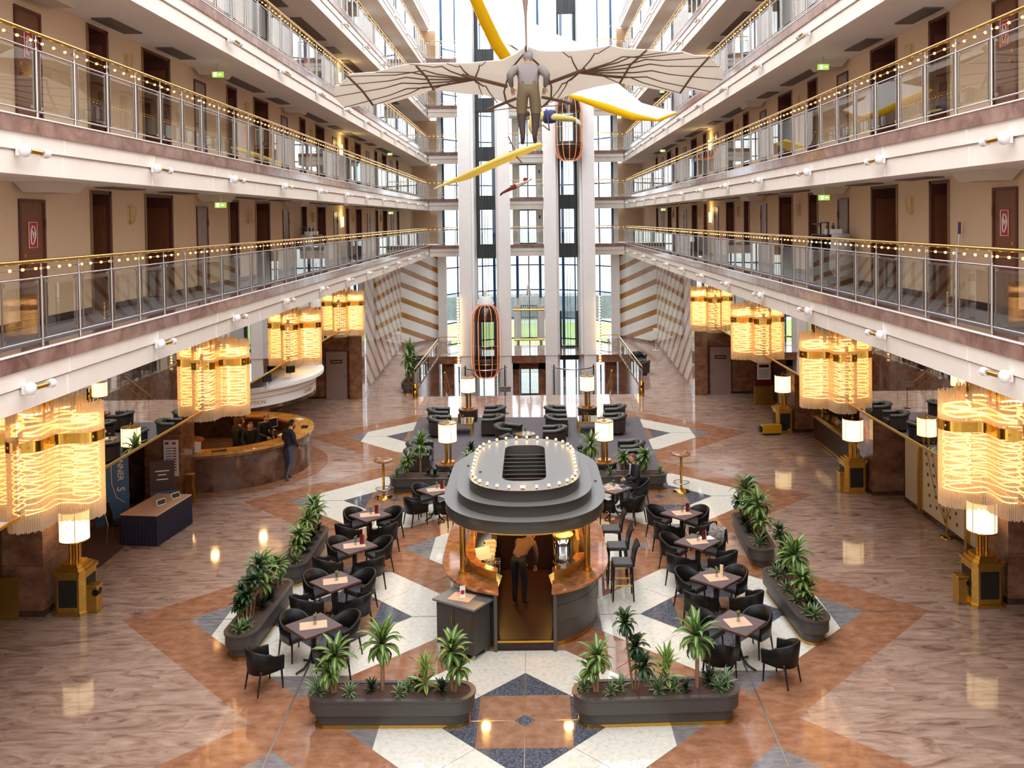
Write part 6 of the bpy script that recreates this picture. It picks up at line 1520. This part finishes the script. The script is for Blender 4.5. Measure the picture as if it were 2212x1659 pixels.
# white and yellow glider behind
g2 = thing('glider', 'white hang glider with yellow leading edges behind the bat winged glider', 'glider', (0,0,0))
D2 = 24.5
def g2p(x, y, dd=0): return AY(x, y, D2+dd)
mb = MB(); ribbon(mb, [g2p(1012,-5,-1.2), g2p(1040,60,-.6), g2p(1062,92,-.3), g2p(1088,122,0)], [g2p(1112,-5,-1.2), g2p(1126,26,-.6), g2p(1172,64,-.3), g2p(1292,108,0)]); ribbon(mb, [g2p(1012,-5,-1.2), g2p(985,-90,-1.9)], [g2p(1112,-5,-1.2), g2p(1090,-90,-1.9)]); mb.build('left_sail', M['sail_white'], g2)
mb = MB(); ribbon(mb, [g2p(1226,204,-.3), g2p(1300,221,-.8), g2p(1360,242,-1.1), g2p(1420,258,-1.4), g2p(1462,243,-1.5)], [g2p(1240,196,0), g2p(1334,180,-.3), g2p(1386,223,-.7), g2p(1425,234,-1.0), g2p(1462,243,-1.5)]); mb.build('right_sail', M['sail_white'], g2)
mb = MB(); c_ = [g2p(1026,-5,-1.2), g2p(1050,48,-.7), g2p(1070,90,-.3), g2p(1092,124,0)]; mb.tube([g2p(1000,-90,-1.9)]+c_, [.14,.15,.16,.17,.16], 10); mb.build('leading_edge', M['sail_yellow'], g2); mb = MB()
c_ = [g2p(1224,205,-.35), g2p(1262,216,-.5), g2p(1310,232,-.8), g2p(1368,252,-1.1), g2p(1422,260,-1.4)]; mb.tube(c_, [.04,.08,.11,.10,.03], 8); mb.tube([g2p(1422,260,-1.4), g2p(1464,243,-1.5)], [.05,.02], 6); mb.build('leading_edge', M['sail_yellow'], g2)
mb = MB()
for a, b in (((1035,52),(1118,108)),((1250,196),(1312,238)),((1150,235),(1185,225)),((1180,235),(1187,282)),((1172,270),(1187,282)),((1150,262),(1172,272))): mb.cyl(g2p(*a, -.2), g2p(*b, -.2), .018, n=6)
mb.build('spar', M['cane'], g2)
mb = MB(); mb.cyl(g2p(1160,190), g2p(1160,190)+Vector((0,0,12)), .008, n=4); mb.cyl(g2p(1230,205), g2p(1400,-80), .006, n=4); mb.build('cable', M['steel'], g2)
p = g2p(1188, 252)
PRONE = {'pelvis':(0,0,0),'spine':(-.18,0,.0),'chest':(-.40,0,-.01),'neck':(-.57,0,.0),'head':(-.66,0,.02),'shL':(-.46,.17,-.02),'shR':(-.46,-.17,-.02),'elL':(-.52,.2,-.28),'wrL':(-.46,.1,-.48),'elR':(-.52,-.2,-.28),'wrR':(-.46,-.1,-.48),
  'hipL':(.05,.1,-.01),'hipR':(.05,-.1,-.01),'knL':(.42,.11,-.07),'knR':(.42,-.11,-.05),'anL':(.78,.1,-.13),'anR':(.76,-.1,-.11),'toL':(.82,.1,-.26),'toR':(.80,-.1,-.24)}
M['g2top'] = M['suit_yellow']
pr_, J_ = person('prone pilot figure in yellow and blue suit under the white hang glider', (p.x, p.y, p.z), -.25, PRONE, 'suit_yellow', 'suit_yellow', 'trainer', bulk=1.2, face=(-1,0,0))
mb = MB(); mb.lathe([(.17,-.16),(.185,-.1),(.19,.05),(.17,.14)], n=16); mb.xf(Matrix.Rotation(PI/2, 4, 'Y')).build('blue_harness', M['suit_blue'], pr_)
# small yellow glider low behind
g3 = thing('glider', 'slender pale yellow glider wing slanting across the lift columns', 'glider', (0,0,0))
def g3p(x, y, dd=0): return AY(x, y, 40+dd)
mb = MB(); ribbon(mb, [g3p(940,406), g3p(1000,378), g3p(1060,350), g3p(1120,326), g3p(1165,308)], [g3p(945,405,1), g3p(1012,388,1.6), g3p(1075,360,2), g3p(1130,336,1.8), g3p(1174,316,1)], th=.03); mb.build('wing_sail', M['sail_pale'], g3)
mb = MB(); mb.tube([g3p(938,408,-.1), g3p(1000,379,-.1), g3p(1060,351,-.1), g3p(1120,327,-.1), g3p(1170,311,-.1)], [.03,.07,.09,.11,.06], 8); mb.build('leading_edge', M['sail_pale'], g3); mb = MB(); mb.cyl(g3p(1115,338), g3p(1128,352), .03, n=6); mb.cyl(g3p(1098,295), g3p(1112,325), .03, n=6); mb.cyl(g3p(1098,295), g3p(1098,295)+Vector((0,0,12)), .008, n=4); mb.build('strut', M['cane'], g3)
p = AY(1112, 403, 42)
P3 = dict(PRONE); P3 = {k: (-v[0], v[1], v[2]) for k, v in P3.items()}; P3.update({'elL':(.62,.2,-.05),'wrL':(.9,.12,-.02),'elR':(.62,-.2,-.05),'wrR':(.9,-.12,-.02),'toL':(-.95,.1,-.12),'toR':(-.93,-.1,-.12),'anL':(-.82,.1,-.04),'anR':(-.82,-.1,-.04),'knL':(-.44,.1,-.02),'knR':(-.44,-.1,-.02)})
rot = Matrix.Rotation(-.42, 3, 'Y'); P3 = {k: tuple(rot @ Vector(v)*.85) for k, v in P3.items()}
person('small prone pilot figure in red trousers and white shirt before the lift columns', (p.x, p.y, p.z), 0, P3, 'shirt_white', 'red_trousers', 'shoe_brown', bulk=1.15, cap='red_cap', face=(1,0,0))
# ------------------------------------------------------------------ inside the bar
def bar(x, y, z=0): return (KC[0]+x, KC[1]+y, z)
def make_glass():
    r = thing('wine_glass', 'x', 'glass', group='wine glasses hanging under the bar canopy'); mb = MB(); mb.lathe([(.035,0),(.034,-.005),(.005,-.01),(.005,-.08),(.03,-.11),(.036,-.15),(.03,-.19)], n=10); mb.build('bowl', M['glass'], r); return r
wg = make_glass(); wgs = snap(wg); n = 0
for i in range(8):
    for j in range(3):
        n += 1; t = -2.55+i*.14
        put(wg, wgs, bar((.95-.09*j)*math.cos(t)*.98, -.95+(.95-.09*j)*math.sin(t)*.95, 2.15), 0, f'wine glass hanging under the front left of the bar canopy, row {j+1}, place {i+1}')
def blk(name, label, cat, d, loc, rz, m, bev=.006, grp=None):
    mb = MB(); mb.box((0,0,d[2]/2), d); o = mb.build(name, M[m] if isinstance(m, str) else m, loc=loc, rz=rz, bevel=bev); return tag(o, label, cat, grp)
r = thing('till_screen', 'tilted white till screen in the bar at left', 'screen', bar(-.82,-1.05,.945), .5); mb = MB(); mb.box((0,0,.32), (.3,.03,.24), M=Matrix.Rotation(-.5,3,'X')); mb.build('screen', M['paper'], r); mb = MB(); mb.cyl((0,.03,0),(0,.03,.3),.03,n=8); mb.bx(-.1,.1,-.06,.1,0,.02); mb.build('stand', M['dkgrey'], r)
for k in range(4): blk('napkin_box', f'white box on the left bar shelf, {ORD[k+1]} from the doorway', 'box', (.24,.16,.12), bar(-.74,-.55+.24*k,.945), .1*k, 'paper')
mb = None
for k, (x, y, nn) in enumerate(((-.62,-1.62,5),(-.80,-1.52,7),(-.92,-1.38,4),(-.70,-1.42,6))):
    for q in range(nn):
        mb = MB(); mb.lathe([(.045,0),(.085,.012),(.088,.016),(.05,.006)], n=18); o = mb.build('saucer', M['paper'], loc=bar(x, y, .945+.014*q)); tag(o, f'white saucer in the {["stack nearest the bar doorway","tall stack","outer stack","inner stack"][k]}, {ORD[q+1]} from below', 'saucer', 'stacked saucers on the left bar counter')
r = thing('coffee_urn', 'tall mirrored cylindrical urn on legs right of the bar doorway', 'urn', bar(.72,-1.42,.945)); mb = MB(); mb.lathe([(.19,.28),(.19,.78),(.17,.80)], n=32); mb.build('cylinder', M['mirtop'], r); mb = MB()
for q in range(4): t = q*PI/2+.5; mb.cyl((.17*math.cos(t),.17*math.sin(t),0),(.17*math.cos(t),.17*math.sin(t),.82),.018,n=8)
mb.lathe([(.195,.27),(.2,.29),(.195,.31)], n=28); mb.lathe([(.195,.77),(.2,.79),(.195,.81)], n=28); mb.build('brass_leg', M['brass_old'], r); mb = MB(); mb.cyl((0,0,.02),(0,0,.2),.1,n=16); mb.build('pot', M['paper'], r)
r = thing('espresso_machine', 'brass espresso machine with domed top on the right bar shelf', 'coffee machine', bar(.85,-.75,.945), -PI/2); mb = MB(); mb.bx(-.3,.3,-.18,.18,.0,.12); mb.bx(-.3,.3,-.02,.18,.12,.5); mb.bx(-.32,.32,-.2,.2,.5,.56); mb.build('body', M['brass_old'], r); mb = MB(); mb.sph((0,0,.6),.14,14,8); mb.cyl((0,0,.7),(0,0,.85),.03,n=8); mb.build('dome', M['brass'], r)
for x in (-.15,.15): mb = MB(); mb.cyl((x,-.02,.3),(x,-.16,.28),.03,n=10); mb.build('spout', M['steel'], r)
for k in range(8):
    mb = MB(); mb.lathe([(.04,0),(.042,.17),(.016,.24),(.016,.31)], n=10); o = mb.build('bottle', mat(f'bottle_{k}', [(60,80,50),(120,70,30),(170,140,70),(60,40,30)][k % 4], .15), loc=bar(.72+.1*(k%2), .0+.13*k, .945)); tag(o, f'bottle in the row on the right bar shelf, {ORD[k+1]} from the doorway', 'bottle', 'bottles on the right bar shelf')
r = thing('glass_crate', 'wire crate of upturned glasses on the left side of the bar doorway', 'crate', bar(-.62,-1.12,.945)); mb = MB()
for z in (.01,.2):
    for i in range(4): mb.cyl((-.13+.087*i,-.13,z),(-.13+.087*i,.13,z),.004,n=4); mb.cyl((-.13,-.13+.087*i,z),(.13,-.13+.087*i,z),.004,n=4)
for i in range(4): [mb.cyl((-.13+.087*i,y,.01),(-.13+.087*i,y,.2),.004,n=4) for y in (-.13,.13)]
mb.build('wire', M['steel'], r); mb = MB(); [mb.lathe([(.03,.02),(.034,.17)], (-.087+.087*i,-.087+.087*j,0), 10) for i in range(3) for j in range(3)]; mb.build('tumblers', M['glass'], r)
blk('back_bar', 'dark cabinet block filling the far half of the bar interior', 'cabinet', (1.5,.5,1.9), bar(0,1.2,.165), 0, 'dkbrown', .01)
# the guest's coffee things
p = G(1324, 1054, .745)
for k, (dx, dy) in enumerate(((-.12,.02),(.1,-.02))):
    r = thing('coffee_cup', f'white coffee cup on saucer on the table right of the bar, {"left" if k == 0 else "right"} one', 'cup', (p.x+dx, p.y+dy, .756)); mb = MB(); mb.lathe([(.03,0),(.07,.012),(.072,.016)], n=16); mb.build('saucer', M['paper'], r); mb = MB(); mb.lathe([(.025,.012),(.04,.06),(.042,.07)], n=14); mb.tube([(.04,0,.055),(.06,0,.05),(.06,0,.03),(.036,0,.025)], .006, 5); mb.build('cup', M['paper'], r)
mb = MB(); mb.bx(-.13,.13,-.09,.09,0,.015); o = mb.build('folder', M['dkgrey'], loc=(p.x+.2, p.y+.13, .757), rz=.3); tag(o, 'dark folder on the table before the seated man', 'folder')
q = G(1362, 1108); r = thing('bag', 'black bag on the floor beside the seated man', 'bag', (q.x, q.y+.1, 0)); mb = MB(); mb.loft([[(-.2*w,-.1*w,z),(.2*w,-.1*w,z),(.2*w,.1*w,z),(-.2*w,.1*w,z)] for w, z in ((.95,0),(1.05,.12),(.95,.26),(.8,.33))]); mb.build('body', M['black'], r, bevel=.02); mb = MB(); mb.tube([(-.1,0,.31),(-.07,0,.42),(.07,0,.42),(.1,0,.31)], .012, 6); mb.build('handle', M['black'], r)
p = G(1560, 1165, .6); r = thing('coat', 'striped grey coat draped over the chair at the right row table', 'coat', (3.86, 19.45, 0), PI/4-PI/2)
mb = MB(); mb.loft([[(-.2+.4*i/8, .24+.05*math.sin(i*1.3)+dy, z+.02*math.sin(i*2)) for i in range(9)] for dy, z in ((-.1,.50),(-.02,.7),(.02,.84),(.10,.86),(.15,.78),(.17,.5))], 0, True, closed=False, cap=False); md_ = mb.build('cloth', mat('coat_grey', (90,84,88), .85, var=(170,164,162), scale=3, stretch=(1,9,9)), r); s_ = md_.modifiers.new('solid', 'SOLIDIFY'); s_.thickness = .02
q = G(1526, 1163, .75); mb = MB(); mb.box((0,0,.002), (.3,.22,.004)); o = mb.build('paper_sheet', M['paper'], loc=(q.x, q.y, .755), rz=.3); tag(o, 'white and blue leaflet on the third right row table', 'leaflet')
